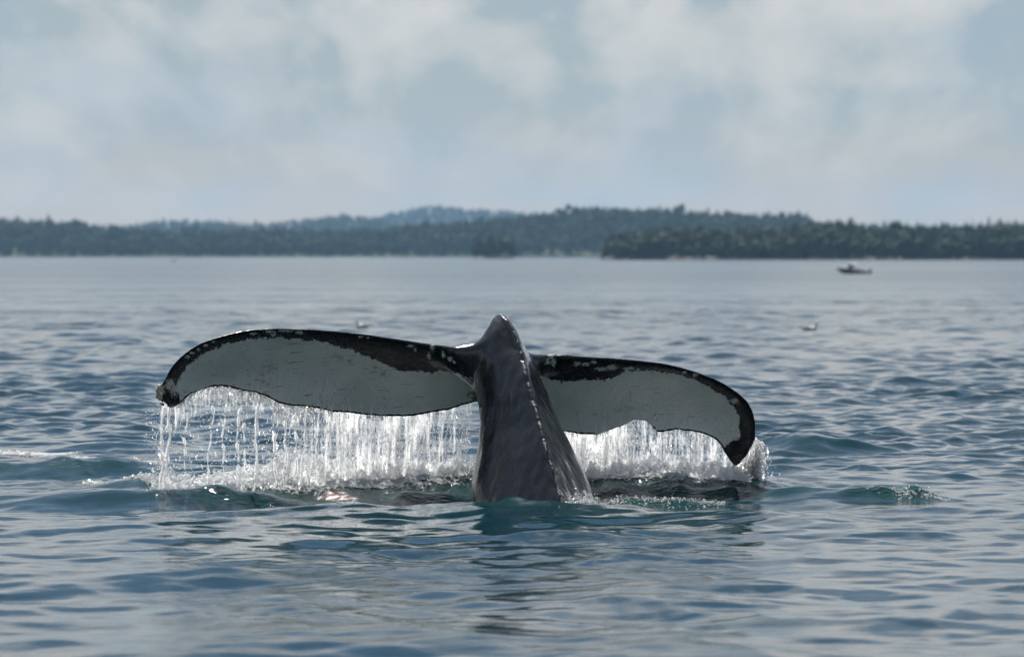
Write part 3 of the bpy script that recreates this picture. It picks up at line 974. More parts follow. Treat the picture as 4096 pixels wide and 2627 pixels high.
# single strings of water under the outer half of the left fluke
singles = [(668, 0.020, 1500, 0.0075), (690, 0.016, 900, 0.007), (764, 0.010, 420, 0.0065), (860, 0.009, 260, 0.006), (913, 0.009, 260, 0.006),
           (968, 0.011, 420, 0.0065), (994, 0.011, 330, 0.006), (1038, 0.014, 800, 0.007), (1113, 0.013, 600, 0.0065), (1148, 0.010, 420, 0.006),
           (1190, 0.012, 600, 0.0065), (1222, 0.014, 900, 0.007)]
wheres = ['thick rope of water falling from the left fluke tip', 'second string of water beside the rope under the left fluke tip',
          'third string of water from the left fluke tip, broken into drops', 'thin broken string of drops under the crest of the left fluke arch',
          'thin string of drops, fifth from the left fluke tip', 'string of water, sixth from the left fluke tip', 'short string of drops, seventh from the left fluke tip',
          'thick slanting string of water in the middle of the left strings', 'string of water, ninth from the left fluke tip', 'thin string of water, tenth from the left fluke tip',
          'string of water, eleventh from the left fluke tip', 'last thick string of water before the white curtain']
stray_c, stray_s = [], []
for (pxs, wd, de, sz), lab in zip(singles, wheres):
    x = float(colx(pxs, 38.6))
    ye, ze = edge_at(TE3L, x)
    if pxs < 700:
        ze = XZ(0, 1618, 38.2)[1]; ye = 38.25
    zb = float(sea(np.array([x]), np.array([ye]))[0])
    nr_, nc_ = 70, 7
    t_ = np.linspace(0, 1, nr_)[:, None]
    u_ = np.linspace(-1, 1, nc_)[None, :]
    fall = t_ * (ze + 0.008 - zb)
    p1, p2, p3 = rng.uniform(0, 6.28, 3)
    cxs = x - 0.055 * fall + 0.012 * np.sin(9 * fall + p1) + 0.006 * np.sin(25 * fall + p2)
    hw = wd * 1.5 * (0.75 + 0.35 * np.sin(13 * fall + p3) * np.sin(31 * fall + p1)) * (1.25 - 0.35 * t_)
    VV, FF, CC = [], [], []
    for ang in (0.0, 1.2, 2.3):
        VV.append(np.stack([cxs + u_ * hw * math.cos(ang), ye + 0.04 * fall + u_ * hw * math.sin(ang) + 0 * fall, ze + 0.008 - fall + 0 * u_], -1).reshape(-1, 3))
        FF.append(grid_faces(nr_, nc_) + nr_ * nc_ * len(FF))
        brk = 0.72 * np.sin(fall * 17 + p2) * np.sin(fall * 41 + p3) if wd < 0.0135 else 0.1 * np.sin(fall * 30)
        CC.append((1.02 - 0.75 * np.abs(u_) ** 2 + brk - 0.2 * t_).ravel())
    sme = mesh_np('water_string', np.concatenate(VV), np.concatenate(FF))
    add_attr(sme, 'cover', np.concatenate(CC))
    tag(obj('water_string', sme, sheet_mat), lab, 'falling water', 'strings of water under the left fluke')
    n = int(150 * (wd / 0.012))
    zz = rng.uniform(0, 1, n)
    stray_c.append(np.stack([x - 0.055 * zz * (ze - zb) + rng.normal(0, 0.035, n), ye + rng.normal(0, 0.04, n), ze + (zb - ze) * zz], -1))
    s2 = 0.0030 * np.exp(rng.normal(0, 0.5, n))
    stray_s.append(np.stack([s2, s2, s2 * 1.5], -1))
tag(obj('stray_drops', blobs_mesh('stray_drops', np.concatenate(stray_c), np.concatenate(stray_s)), drop_mat), 'stray drops flying round the strings of water under the left fluke', 'drops', kind='stuff')

# torn sheet hanging right under the outer left edge
n = 1500
x = colx(rng.uniform(730, 1260, n), 38.7)
ye, ze = edge_at(TE3L, x)
t = rng.uniform(0, 1, n) ** 2.0
dep = 0.20 * (0.55 + 0.45 * np.sin(x * 7.0 + 0.5) * np.sin(x * 17 + 1))
s = 0.0042 * np.exp(rng.normal(0, 0.45, n))
Ca = np.stack([x + rng.normal(0, .006, n), ye + rng.uniform(-0.03, 0.06, n), ze - t * dep], -1)
n2 = 2600
x2 = colx(rng.uniform(600, 1260, n2), 38.7)
ye2, ze2 = edge_at(TE3L, x2)
zb2 = sea(x2, ye2)
Cb = np.stack([x2, ye2 + rng.normal(0, .12, n2), np.minimum(ze2, 0.9) + (zb2 - np.minimum(ze2, 0.9)) * rng.uniform(0, 1, n2)], -1)
sb = 0.0030 * np.exp(rng.normal(0, 0.55, n2))
o = obj('torn_water_sheet', blobs_mesh('torn_water_sheet', np.concatenate([Ca, Cb]), np.concatenate([np.stack([s, s, s * 1.8], -1), np.stack([sb, sb, sb * 1.2], -1)])), drop_mat)
tag(o, 'torn thin sheet of drops hanging under the outer edge of the left fluke', 'falling water', kind='stuff')

C, S = veil_drops(TE3L, 1235, 1885, 40, 90, 0.006, 0.0030, 2600, fine_size=0.0026)
C1, S1 = veil_drops(TE3L, 1300, 1760, 20, 110, 0.005, 0.0030, 1000, fine_size=0.0026)
o = obj('water_curtain', blobs_mesh('water_curtain', np.concatenate([C, C1]), np.concatenate([S, S1])), drop_mat)
tag(o, 'dense white curtain of water pouring off the inner left fluke', 'falling water', kind='stuff')

C, S = veil_drops(TE3R, 2240, 2920, 40, 90, 0.007, 0.0030, 2600, fine_size=0.0028)
C1, S1 = veil_drops(TE3R, 2270, 2540, 20, 110, 0.008, 0.0030, 1000, fine_size=0.0028)
o = obj('water_curtain', blobs_mesh('water_curtain', np.concatenate([C, C1]), np.concatenate([S, S1])), drop_mat)
tag(o, 'dense white curtain of water pouring off the right fluke', 'falling water', kind='stuff')

def water_sheet(TE3, px0, px1, cover, label, shift=0.03, reach=1.0):
    nx, nz = 150, 46
    pxs = np.linspace(px0, px1, nx)
    x = colx(pxs)
    ye, ze = edge_at(TE3, x)
    ye = ye + shift
    zb = sea(x, ye + 0.05) - 0.02
    t = np.linspace(0, 1, nz)[:, None]
    Zs = ze + 0.006 + (zb - ze) * t * reach
    fall = ze - Zs
    X = x[None, :] - 0.03 * fall + 0.006 * np.sin(40 * x[None, :] + 9 * fall)
    Ys = ye[None, :] + 0.05 * fall + 0.030 * np.sin(23 * x[None, :] + 3 * np.sin(5 * fall)) * t + 0.015 * np.sin(61 * x[None, :] + 1)
    c = np.interp(pxs, cover[0], cover[1])[None, :] + 0 * t
    c = c + 0.10 * np.clip(t - 0.75, 0, 1) * 4 - (0.9 * smoothstep(0.35, 1.0, t) if reach < 1 else 0.0)
    me = mesh_np('water_sheet', np.stack([X, Ys, Zs], -1).reshape(-1, 3), grid_faces(nz, nx))
    add_attr(me, 'cover', c.ravel())
    o = obj('water_sheet', me, sheet_mat)
    tag(o, label, 'falling water', kind='stuff')


LCOV = ([1110, 1180, 1240, 1300, 1340, 1700, 1780, 1830, 1890], [-0.15, 0.22, 0.40, 0.60, 0.68, 0.68, 0.50, 0.30, 0.10])
water_sheet(TE3L, 1110, 1890, LCOV, 'milky streaked sheet of water falling behind the inner left fluke edge', 0.02)
water_sheet(TE3L, 1180, 1890, (LCOV[0], [v - 0.28 for v in LCOV[1]]), 'second milky sheet of water just behind the left curtain', 0.13)
water_sheet(TE3L, 725, 1240, ([725, 900, 1240], [0.62, 0.50, 0.62]), 'short lacy sheet of water clinging under the outer left fluke edge', 0.01, 0.42)
RCOV = ([2240, 2290, 2480, 2540, 2620, 2720, 2920], [0.62, 0.82, 0.82, 0.48, 0.62, 0.52, 0.62])
water_sheet(TE3R, 2240, 2925, RCOV, 'milky streaked sheet of water falling off the right fluke edge', 0.02)
water_sheet(TE3R, 2240, 2900, (RCOV[0], [v - 0.28 for v in RCOV[1]]), 'second milky sheet of water just behind the right curtain', 0.12)

# fringe of spray at the right tip
n = 3800
t = rng.uniform(0, 1, n)
px_ = 2935 + 85 * rng.uniform(0, 1, n) ** 0.7 + rng.exponential(14, n) + 10 * t
top = np.interp(px_, [2935, 2960, 2985, 3009, 3025, 3060, 3120], [1866, 1862, 1828, 1790, 1755, 1775, 1820])
Yt = 39.35 + rng.normal(0, 0.05, n)
xx, zt = XZ(px_, top, Yt)
zb = sea(xx, Yt)
s = 0.0042 * np.exp(rng.normal(0, 0.5, n))
o = obj('tip_spray', blobs_mesh('tip_spray', np.stack([xx, Yt, zt + (zb - zt) * t], -1), np.stack([s, s, s * 1.8], -1)), drop_mat)
tag(o, 'fringe of white spray falling from the right fluke tip', 'spray', kind='stuff')

# drips running down the pale underside
nd = 26
Cs, Ss = [], []
for i in range(nd):
    left = i < 14
    px_ = rng.uniform(1290, 1560) if left else rng.uniform(2280, 2860)
    TE = TE3L if left else TE3R
    x = float(colx(px_, 38.7))
    ye, ze = edge_at(TE, x)
    Lz = rng.uniform(0.10, 0.33)
    C, S = strand(x, float(ye) - 0.20, float(ze) + Lz, float(ze) - 0.02, 0.004, 150, 0.0034, slant=-0.12, clump=0.8)
    C[:, 1] = ye - 0.05 - (C[:, 2] - ze) * 1.05 - 0.09
    Cs.append(C); Ss.append(S)
o = obj('drips', blobs_mesh('drips', np.concatenate(Cs), np.concatenate(Ss)), drop_mat)
tag(o, 'fine drips falling in front of the pale underside of the flukes', 'drips', kind='stuff')

# ------------------------------------------------------------------ foam and splashes on the sea
m = NT('foam')
df = m.node('ShaderNodeBsdfDiffuse'); df.inputs[0].default_value = (0.90, 0.92, 0.93, 1)
tr = m.node('ShaderNodeBsdfTranslucent'); tr.inputs[0].default_value = (0.92, 0.95, 0.96, 1)
mx = m.node('ShaderNodeMixShader'); mx.inputs[0].default_value = 0.45
m.l.new(df.outputs[0], mx.inputs[1]); m.l.new(tr.outputs[0], mx.inputs[2])
gl = m.node('ShaderNodeBsdfGlossy'); gl.inputs['Roughness'].default_value = 0.1
fr = m.node('ShaderNodeFresnel'); fr.inputs[0].default_value = 1.45
mx2 = m.node('ShaderNodeMixShader')
m.l.new(fr.outputs[0], mx2.inputs[0]); m.l.new(mx.outputs[0], mx2.inputs[1]); m.l.new(gl.outputs[0], mx2.inputs[2])
rf = m.node('ShaderNodeBsdfTransparent')
mx3 = m.node('ShaderNodeMixShader'); mx3.inputs[0].default_value = 0.35
m.l.new(mx2.outputs[0], mx3.inputs[1]); m.l.new(rf.outputs[0], mx3.inputs[2])
m.l.new(mx3.outputs[0], m.out.inputs['Surface'])
foam_mat = m.m


def foam(name, label, cat, n, px0, px1, Yc, ysig, hfun, size, group=None, kind='stuff', seed=0):
    """froth: drops heaped on the sea along a line of columns, heap height hfun(px)"""
    px_ = rng.uniform(px0, px1, n)
    Y = (Yc(px_) if callable(Yc) else np.full(n, Yc)) + rng.normal(0, ysig, n)
    x = (px_ - 2048) * Y / FPX
    z0 = sea(x, Y)
    hh = hfun(px_) * (0.65 + 0.35 * np.sin(px_ * 0.11 + seed) * np.sin(px_ * 0.043 + 2 * seed))
    z = z0 + np.abs(hh) * rng.beta(1.0, 2.3, n)
    s = size * np.exp(rng.normal(0, 0.5, n))
    o = obj(name, blobs_mesh(name, np.stack([x, Y, z], -1), np.stack([s, s, s * 0.9], -1)), foam_mat)
    tag(o, label, cat, group, kind)
    return o


m = NT('foam_film')
df = m.node('ShaderNodeBsdfDiffuse'); df.inputs[0].default_value = (0.88, 0.90, 0.91, 1)
tp = m.node('ShaderNodeBsdfTransparent')
dn = m.node('ShaderNodeTexNoise'); dn.inputs['Scale'].default_value = 7.0; dn.inputs['Detail'].default_value = 3.0
m.l.new(m.obj_co(), dn.inputs['Vector'])
vm = m.node('ShaderNodeVectorMath', operation='MULTIPLY_ADD')
m.l.new(dn.outputs['Color'], vm.inputs[0]); vm.inputs[1].default_value = (0.12, 0.12, 0.12); m.l.new(m.obj_co(), vm.inputs[2])
vo = m.node('ShaderNodeTexVoronoi', feature='DISTANCE_TO_EDGE'); vo.inputs['Scale'].default_value = 15.0
m.l.new(vm.outputs[0], vo.inputs['Vector'])
cell = m.step(vo.outputs['Distance'], 0.22, 0.02)
nz = m.noise(9.0, 5.0, 0.65)
al = m.math('ADD', m.math('MULTIPLY', cell, 0.35), m.math('MULTIPLY_ADD', m.math('SUBTRACT', nz, 0.5), 2.2, m.attr('cover')))
al = m.math('MULTIPLY', m.step(al, 0.45, 0.9), 0.92)
tr = m.node('ShaderNodeBsdfTranslucent'); tr.inputs[0].default_value = (0.95, 0.96, 0.97, 1)
mx = m.node('ShaderNodeMixShader'); mx.inputs[0].default_value = 0.5
m.l.new(df.outputs[0], mx.inputs[1]); m.l.new(tr.outputs[0], mx.inputs[2])
mxt = m.node('ShaderNodeMixShader')
m.l.new(al, mxt.inputs[0]); m.l.new(tp.outputs[0], mxt.inputs[1]); m.l.new(mx.outputs[0], mxt.inputs[2])
m.l.new(m.bump(nz, 0.06), df.inputs['Normal'])
m.l.new(mxt.outputs[0], m.out.inputs['Surface'])
film_mat = m.m


def film(label, cx, cy, rx, ry, cov=0.55, n=90):
    u = np.linspace(-1, 1, n)
    U, V = np.meshgrid(u, u)
    X, Y = cx + U * rx, cy + V * ry
    X2, Y2, Z = sea(X, Y, 0.035, True)
    r2 = np.sqrt(U ** 2 + V ** 2)
    me = mesh_np('foam_film', np.stack([X2, Y2, Z + 0.012 + 0.02 * np.clip(1 - r2, 0, 1)], -1).reshape(-1, 3), grid_faces(n, n))
    add_attr(me, 'cover', (cov - 1.1 * smoothstep(0.35, 1.0, r2)).ravel())
    tag(obj('foam_film', me, film_mat), label, 'foam', kind='stuff')


def mound(label, px0, px1, Yc, hfun, cov=0.7, layers=3):
    """heaped froth: a few arched, torn skins of white water standing on the sea"""
    VV, FF, CC = [], [], []
    nx, nz = 170, 16
    for k in range(layers):
        pxs = np.linspace(px0, px1, nx)
        Y0 = Yc(pxs) + 0.10 * k - 0.08
        x = (pxs - 2048) * Y0 / FPX
        g = sea(x, Y0)
        hgt = hfun(pxs) * (0.75 + 0.4 * np.sin(pxs * 0.071 + 2 * k) * np.sin(pxs * 0.023 + k) + 0.18 * np.sin(pxs * 0.19 + 3 * k))
        t = np.linspace(0, 1, nz)[:, None]
        VV.append(np.stack([x + 0.012 * np.sin(9 * t + 30 * x), Y0 - 0.10 * np.cos(t * 1.5) + 0.02 * np.sin(31 * x), g - 0.02 + (hgt + 0.02) * np.sin(t * 1.5)], -1).reshape(-1, 3))
        FF.append(grid_faces(nz, nx) + k * nx * nz)
        end = np.clip(np.minimum(pxs - px0, px1 - pxs) / 30.0, 0, 1)
        CC.append((cov - 0.75 * smoothstep(0.35, 1.0, t) - 0.6 * (1 - end) + 0 * t).ravel())
    me = mesh_np('splash_mound', np.concatenate(VV), np.concatenate(FF))
    add_attr(me, 'cover', np.concatenate(CC))
    tag(obj('splash_mound', me, film_mat), label, 'splash', kind='stuff')


mound('white splash heaped up at the foot of the left curtain', 610, 1900, lambda p: np.interp(p, [600, 700, 1250, 1900], [38.5, 38.65, 38.95, 39.15]),
      lambda p: np.interp(p, [600, 640, 670, 720, 900, 1060, 1110, 1190, 1240, 1280, 1500, 1700, 1900], [0.04, 0.14, 0.26, 0.10, 0.10, 0.12, 0.22, 0.28, 0.20, 0.16, 0.15, 0.12, 0.13]), 1.02, 4)
mound('white splash heaped up at the foot of the right curtain', 2270, 3010, lambda p: 39.3 + 0 * p, lambda p: np.interp(p, [2270, 2400, 2700, 2950, 3010], [0.14, 0.14, 0.12, 0.13, 0.06]), 0.88, 4)
mound('torn white splash at the right foot of the tail stock', 2240, 2490, lambda p: np.interp(p, [2235, 2480], [37.35, 37.55]), lambda p: np.interp(p, [2240, 2300, 2350, 2400, 2490], [0.04, 0.12, 0.16, 0.08, 0.03]), 0.5, 2)
film('lacy foam spread on the sea under the left curtain', -1.75, 38.95, 1.8, 0.5, 0.95)
film('lacy foam spread on the sea under the right curtain', 1.25, 39.25, 1.15, 0.36, 0.8)
film('thin lacy foam beside the right foot of the tail stock', 0.75, 37.55, 0.55, 0.22, 0.25)
film('thin broken foam round the foot of the tail stock', 0.15, 37.35, 0.8, 0.42, 0.10)
film('lacy foam trailing away left of the left fluke tip', -3.5, 40.0, 0.9, 0.9, 0.15)
film('white foam streak on the wave crest at the left edge', -5.25, 47.5, 0.75, 0.5, 0.75)
film('white foam streak on the second left crest', -4.55, 46.3, 0.38, 0.35, 0.7)
film('white foam patch on the wave nearest the left fluke tip', -3.85, 44.5, 0.4, 0.4, 0.75)
foam('splash_foam', 'long heap of white froth where the left curtain hits the sea', 'foam', 5000, 600, 1900, lambda p: np.interp(p, [600, 700, 1250, 1900], [38.5, 38.65, 38.95, 39.15]), 0.12,
     lambda p: np.interp(p, [600, 640, 680, 720, 900, 1060, 1110, 1190, 1240, 1280, 1500, 1700, 1900], [0.04, 0.14, 0.30, 0.12, 0.13, 0.14, 0.24, 0.30, 0.24, 0.16, 0.14, 0.10, 0.13]), 0.0058, seed=1)
foam('splash_foam', 'band of white froth where the right curtain hits the sea', 'foam', 2500, 2270, 3000, 39.3, 0.10,
     lambda p: np.interp(p, [2270, 2400, 2700, 2950, 3000], [0.14, 0.16, 0.14, 0.16, 0.08]), 0.0058, seed=2)
foam('splash_foam', 'broken white splash against the right foot of the tail stock', 'foam', 900, 2235, 2480, lambda p: np.interp(p, [2235, 2480], [37.35, 37.6]), 0.16,
     lambda p: np.interp(p, [2235, 2300, 2350, 2400, 2480], [0.05, 0.14, 0.19, 0.12, 0.06]), 0.0042, seed=3)
foam('splash_foam', 'low line of bubbles right of the tail stock under the right fluke', 'foam', 450, 2480, 2900, lambda p: np.interp(p, [2480, 2900], [37.7, 37.75]), 0.11,
     lambda p: np.interp(p, [2480, 2560, 2700, 2780, 2900], [0.05, 0.05, 0.02, 0.06, 0.02]), 0.0040, seed=4)
foam('splash_foam', 'small white puff of foam at the left foot of the tail stock', 'foam', 500, 1858, 1905, 37.55, 0.05, lambda p: np.full_like(p, 0.04), 0.008, seed=5)
foam('wave_foam', 'glittering foamy wavelet on open water at the right', 'foam', 220, 3570, 3800, 38.25, 0.06, lambda p: np.interp(p, [3570, 3640, 3720, 3770, 3800], [0.02, 0.05, 0.06, 0.05, 0.02]), 0.005, seed=6)
foam('wave_foam', 'small line of froth just right of the right fluke tip', 'foam', 700, 3040, 3180, 41.6, 0.06, lambda p: np.interp(p, [3040, 3100, 3180], [0.08, 0.06, 0.02]), 0.007, seed=7)
for (a, b, Y, hgt, n, lab) in ((-60, 190, 47.5, 0.05, 700, 'white crest of foam at the left edge of the picture'),
                               (265, 360, 46.3, 0.05, 400, 'small white foam patch between the left crest and the fluke'),
                               (470, 580, 44.5, 0.07, 600, 'pointed white foam patch nearest the left fluke tip')):
    foam('foam_patch', lab, 'foam', n, a, b, Y, 0.14, lambda p, a=a, b=b, hgt=hgt: hgt * np.sin(np.clip((p - a) / (b - a), 0, 1) * np.pi) ** 0.7 + 0.01, 0.009, 'foam patches left of the tail', kind='stuff', seed=a * 0.01)
foam('wave_foam', 'scattered bubbles trailing from the left fluke tip', 'foam', 2200, 330, 640, lambda p: np.interp(p, [330, 640], [40.6, 38.9]), 0.10, lambda p: np.full_like(p, 0.03), 0.006, seed=8)

# ------------------------------------------------------------------ far shores, woods and hills


def prof_z(P, Y):
    P = np.array(P, float)
    return (P[:, 0] - 2048) * Y / FPX, CAM_H - (P[:, 1] - HOR) * Y / FPX


def terrain(name, prof, Y, depth, canopy, mat, front=None, ext=0.55):
    """a strip of land whose skyline, less the trees, follows the profile"""
    xs, zs = prof_z(prof, Y)
    nx, ny = 320, 14
    X = np.linspace(xs[0] - 0.02 * Y * ext, xs[-1] + 0.02 * Y * ext, nx)
    base = np.interp(X, xs, zs) - canopy
    V = []
    for j in range(ny):
        t = j / (ny - 1)
        prof_t = np.sin(np.clip(t * 1.02, 0, 1) * np.pi * 0.62) / math.sin(np.pi * 0.62) if t < 0.82 else 1.0
        edge = np.clip(np.minimum(X - X[0], X[-1] - X) / (0.006 * Y) , 0, 1)
        z = np.maximum(base, 0.4) * min(1, (0.05 + 1.05 * t ** 0.8)) * (edge ** 0.5) - 0.5 * (1 - t) ** 6
        z = z + np.random.default_rng(j + int(Y)).normal(0, 0.15, nx)
        V.append(np.stack([X, np.full(nx, Y - depth * (1 - t)), z], -1))
    # back side falls away
    V.append(np.stack([X, np.full(nx, Y + depth * 0.7), np.full(nx, -1.0)], -1))
    V = np.array(V)
    o = obj(name, mesh_np(name, V.reshape(-1, 3), grid_faces(ny + 1, nx)), mat)
    tag(o, kind='structure')
    def ground(x, t):
        e = np.clip(np.minimum(x - X[0], X[-1] - x) / (0.006 * Y), 0, 1)
        return np.maximum(np.interp(x, X, base), 0.4) * np.minimum(1, (0.05 + 1.05 * t ** 0.8)) * e ** 0.5
    return o, ground, X


def conifer(h, w, seed, tiers=6, seg=7):
    """ragged spruce crown of drooping tiers"""
    r = np.random.default_rng(seed)
    V, F = [], []
    for i in range(tiers):
        t0 = i / tiers
        zb = h * (0.10 + 0.84 * t0)
        zt = zb + h * (0.30 - 0.10 * t0)
        rad = w * (1 - t0) ** 0.85 * r.uniform(0.8, 1.15)
        b = len(V)
        V.append((r.normal(0, .03) * w, r.normal(0, .03) * w, min(zt, h)))
        for k in range(seg):
            a = 2 * math.pi * (k + r.uniform(-.3, .3)) / seg
            q = rad * r.uniform(0.65, 1.2)
            V.append((q * math.cos(a), q * math.sin(a), zb - r.uniform(0, 0.06) * h))
        for k in range(seg):
            F.append((b, b + 1 + k, b + 1 + (k + 1) % seg))
    return np.array(V), np.array(F)


def broadleaf(h, w, seed, lumps=9):
    r = np.random.default_rng(seed)
    bv, bf = low_sphere('ico')
    V, F = [], []
    for i in range(lumps):
        c = np.array([r.normal(0, .42) * w, r.normal(0, .42) * w, h * r.uniform(0.35, 0.86)])
        s = w * r.uniform(0.35, 0.62)
        vv = bv * (1 + r.uniform(-.22, .22, (len(bv), 1))) * np.array([s, s, s * 0.85]) + c
        F.append(bf + sum(len(q) for q in V))
        V.append(vv)
    return np.concatenate(V), np.concatenate(F)


def leaf_mat(name, a, b):
    mm = NT(name)
    oi = mm.node('ShaderNodeObjectInfo')
    nz = mm.noise(0.12, 3, 0.6)
    nz2 = mm.noise(1.3, 3, 0.6)
    f = mm.math('MULTIPLY_ADD', nz, 0.55, mm.math('MULTIPLY_ADD', nz2, 0.3, mm.math('MULTIPLY', oi.outputs['Random'], 0.3)))
    mm.set(Base_Color=mm.mix(mm.step(f, 0.35, 0.85), a, b), Roughness=0.8, Specular_IOR_Level=0.15)
    return mm.m


near_mat = leaf_mat('mixed_leaves', (0.020, 0.034, 0.020), (0.048, 0.062, 0.030))
spruce_mat = leaf_mat('spruce_needles', (0.012, 0.026, 0.012), (0.035, 0.055, 0.020))
broad_mat = leaf_mat('broad_leaves', (0.035, 0.06, 0.016), (0.075, 0.10, 0.026))
land_mat = leaf_mat('wooded_ground', (0.016, 0.030, 0.012), (0.04, 0.055, 0.02))
bark_mat = plain('bark', (0.10, 0.075, 0.06), 0.9, 0.3, 8)
rock_mat = plain('shore_rock', (0.26, 0.22, 0.20), 0.9, 0.35, 0.5)

SKY_A = [(-4200, 940), (-3000, 915), (-1800, 900), (-700, 905), (-300, 892), (0, 888), (117, 885), (175, 893), (280, 886), (350, 900), (437, 910), (520, 922), (900, 925), (1300, 926), (1500, 925), (1600, 915), (1641, 900), (1700, 902), (1758, 905), (1846, 892), (1991, 877),
         (2079, 866), (2225, 854), (2341, 838), (2458, 845), (2574, 840), (2691, 851), (2828, 856), (2991, 861), (3107, 861), (3206, 862), (3260, 900), (3450, 910), (3800, 912), (4300, 915), (4700, 905), (5800, 895), (7000, 915), (8200, 945)]
SKY_B = [(300, 925), (437, 912), (507, 903), (624, 888), (770, 880), (845, 886), (991, 892), (1108, 891), (1224, 874), (1400, 864), (1449, 864), (1502, 875), (1600, 905)]
SKY_C = [(1300, 900), (1400, 880), (1502, 873), (1583, 851), (1640, 838), (1700, 829), (1758, 826), (1875, 836), (1991, 842), (2108, 852), (2250, 862), (2500, 890)]
SKY_R = [(2380, 1012), (2417, 965), (2500, 938), (2574, 916), (2633, 905), (2720, 915), (2800, 905), (2900, 915), (3000, 905), (3100, 912), (3200, 890), (3246, 880), (3310, 878), (3398, 888), (3450, 906), (3520, 905), (3560, 890), (3630, 906), (3764, 905), (3863, 898),
         (3956, 885), (4002, 888), (4060, 890), (4200, 898), (4600, 890), (5400, 900), (6300, 930)]


def wood(name, label, ground, X, Y, depth, n, hs, seed, bl=0.2, segs=(4, 5), rows=(0.0, 1.0), power=1.0, mat=None):
    """a far wood that reads as one mass: spruces and a few broadleaf crowns"""
    r = np.random.default_rng(seed)
    protos = [conifer(1, 0.25, seed + i, segs[0], segs[1]) for i in range(6)] + [broadleaf(0.82, 0.36, seed + i, 3) for i in range(3)]
    V, F = [], []
    off = 0
    x = r.uniform(X[0] + 3, X[-1] - 3, n)
    t = r.uniform(rows[0], rows[1], n) ** power
    g = ground(x, t)
    for i in range(n):
        k = r.integers(0, 6) if r.random() > bl else 6 + r.integers(0, 3)
        v, f = protos[k]
        h_ = hs * math.exp(r.normal(0, 0.13))
        a = r.uniform(0, 6.28)
        c, s_ = math.cos(a), math.sin(a)
        vv = np.stack([v[:, 0] * c - v[:, 1] * s_, v[:, 0] * s_ + v[:, 1] * c, v[:, 2]], -1) * h_
        vv += (x[i], Y - depth * (1 - t[i]), g[i] - 0.3)
        V.append(vv); F.append(f + off); off += len(v)
    o = obj(name, mesh_np(name, np.concatenate(V), np.concatenate(F), False), mat or spruce_mat)
    tag(o, label, 'wood', kind='stuff')
    return o


_, gC, XC = terrain('hill', SKY_C, 6600.0, 900.0, 9.0, land_mat)
wood('hill_wood', 'hazy blue wood covering the highest far hill', gC, XC, 6600.0, 900.0, 2600, 11.0, 61, 0.3)
_, gB, XB = terrain('hill', SKY_B, 5200.0, 600.0, 9.0, land_mat)
wood('hill_wood', 'hazy blue-green wood on the low hill behind the left shore', gB, XB, 5200.0, 600.0, 2000, 11.0, 62, 0.3)
_, gA, XA = terrain('shore_land', SKY_A, 3000.0, 260.0, 8.5, land_mat)
def span(a, b, Y):
    return [(a - 2048) * Y / FPX, (b - 2048) * Y / FPX]


wood('shore_wood', 'thinner far shore wood running on beyond the picture', gA, XA, 3000.0, 260.0, 2600, 10.5, 66, 0.15)
wood('shore_wood', 'long dark blue wood along the far shore and middle hill', gA, span(-700, 4700, 3000.0), 3000.0, 260.0, 8000, 10.5, 63, 0.32)
_, gR, XR = terrain('shore_land', SKY_R, 1650.0, 110.0, 8.0, land_mat, ext=0.03)
wood('shore_wood', 'darker green wood along the nearer shore at the right', gR, span(2400, 4700, 1650.0), 1650.0, 110.0, 2200, 8.2, 64, 0.45, (5, 6), (0.05, 0.85), mat=near_mat)

wood('shore_wood', 'nearer right shore wood running on past the picture edge', gR, XR, 1650.0, 110.0, 900, 8.2, 67, 0.3, (5, 6), (0.0, 0.9), mat=near_mat)

# spruces that can be told apart on the right-hand skyline and at the water's edge
variants = []
for i in range(5):
    v, f = conifer(1.0, 0.17 + 0.02 * (i % 3), 200 + i, 9, 9)
    variants.append(mesh_np('crown', v, f, False))
    variants[-1].materials.append(spruce_mat)
bl_variants = []
for i in range(3):
    v, f = broadleaf(0.95, 0.33, 300 + i, 12)
    bl_variants.append(mesh_np('crown', v, f, False))
    bl_variants[-1].materials.append(broad_mat)
tv = np.array([(0.03 * math.cos(k * R(60)) * (1 - 0.8 * j), 0.03 * math.sin(k * R(60)) * (1 - 0.8 * j), 0.92 * j - 0.03) for j in (0, 1) for k in range(6)])
trunk_me = mesh_np('trunk', tv, grid_faces(2, 6, True))
trunk_me.materials.append(bark_mat)


def tree(px_, top, Yt, base_z, label, group, broad=False, k=0):
    x_, ztop = XZ(px_, top, Yt)
    hgt = float(ztop) - base_z
    t = empty('broadleaf_tree' if broad else 'spruce_tree', (float(x_), Yt, base_z), random.uniform(0, 6.28))
    wf = random.uniform(0.85, 1.15)
    t.scale = (hgt * wf, hgt * wf, hgt)
    obj('trunk', trunk_me, None, t)
    obj('crown', (bl_variants if broad else variants)[k % (3 if broad else 5)], None, t)
    tag(t, label, 'tree', group)


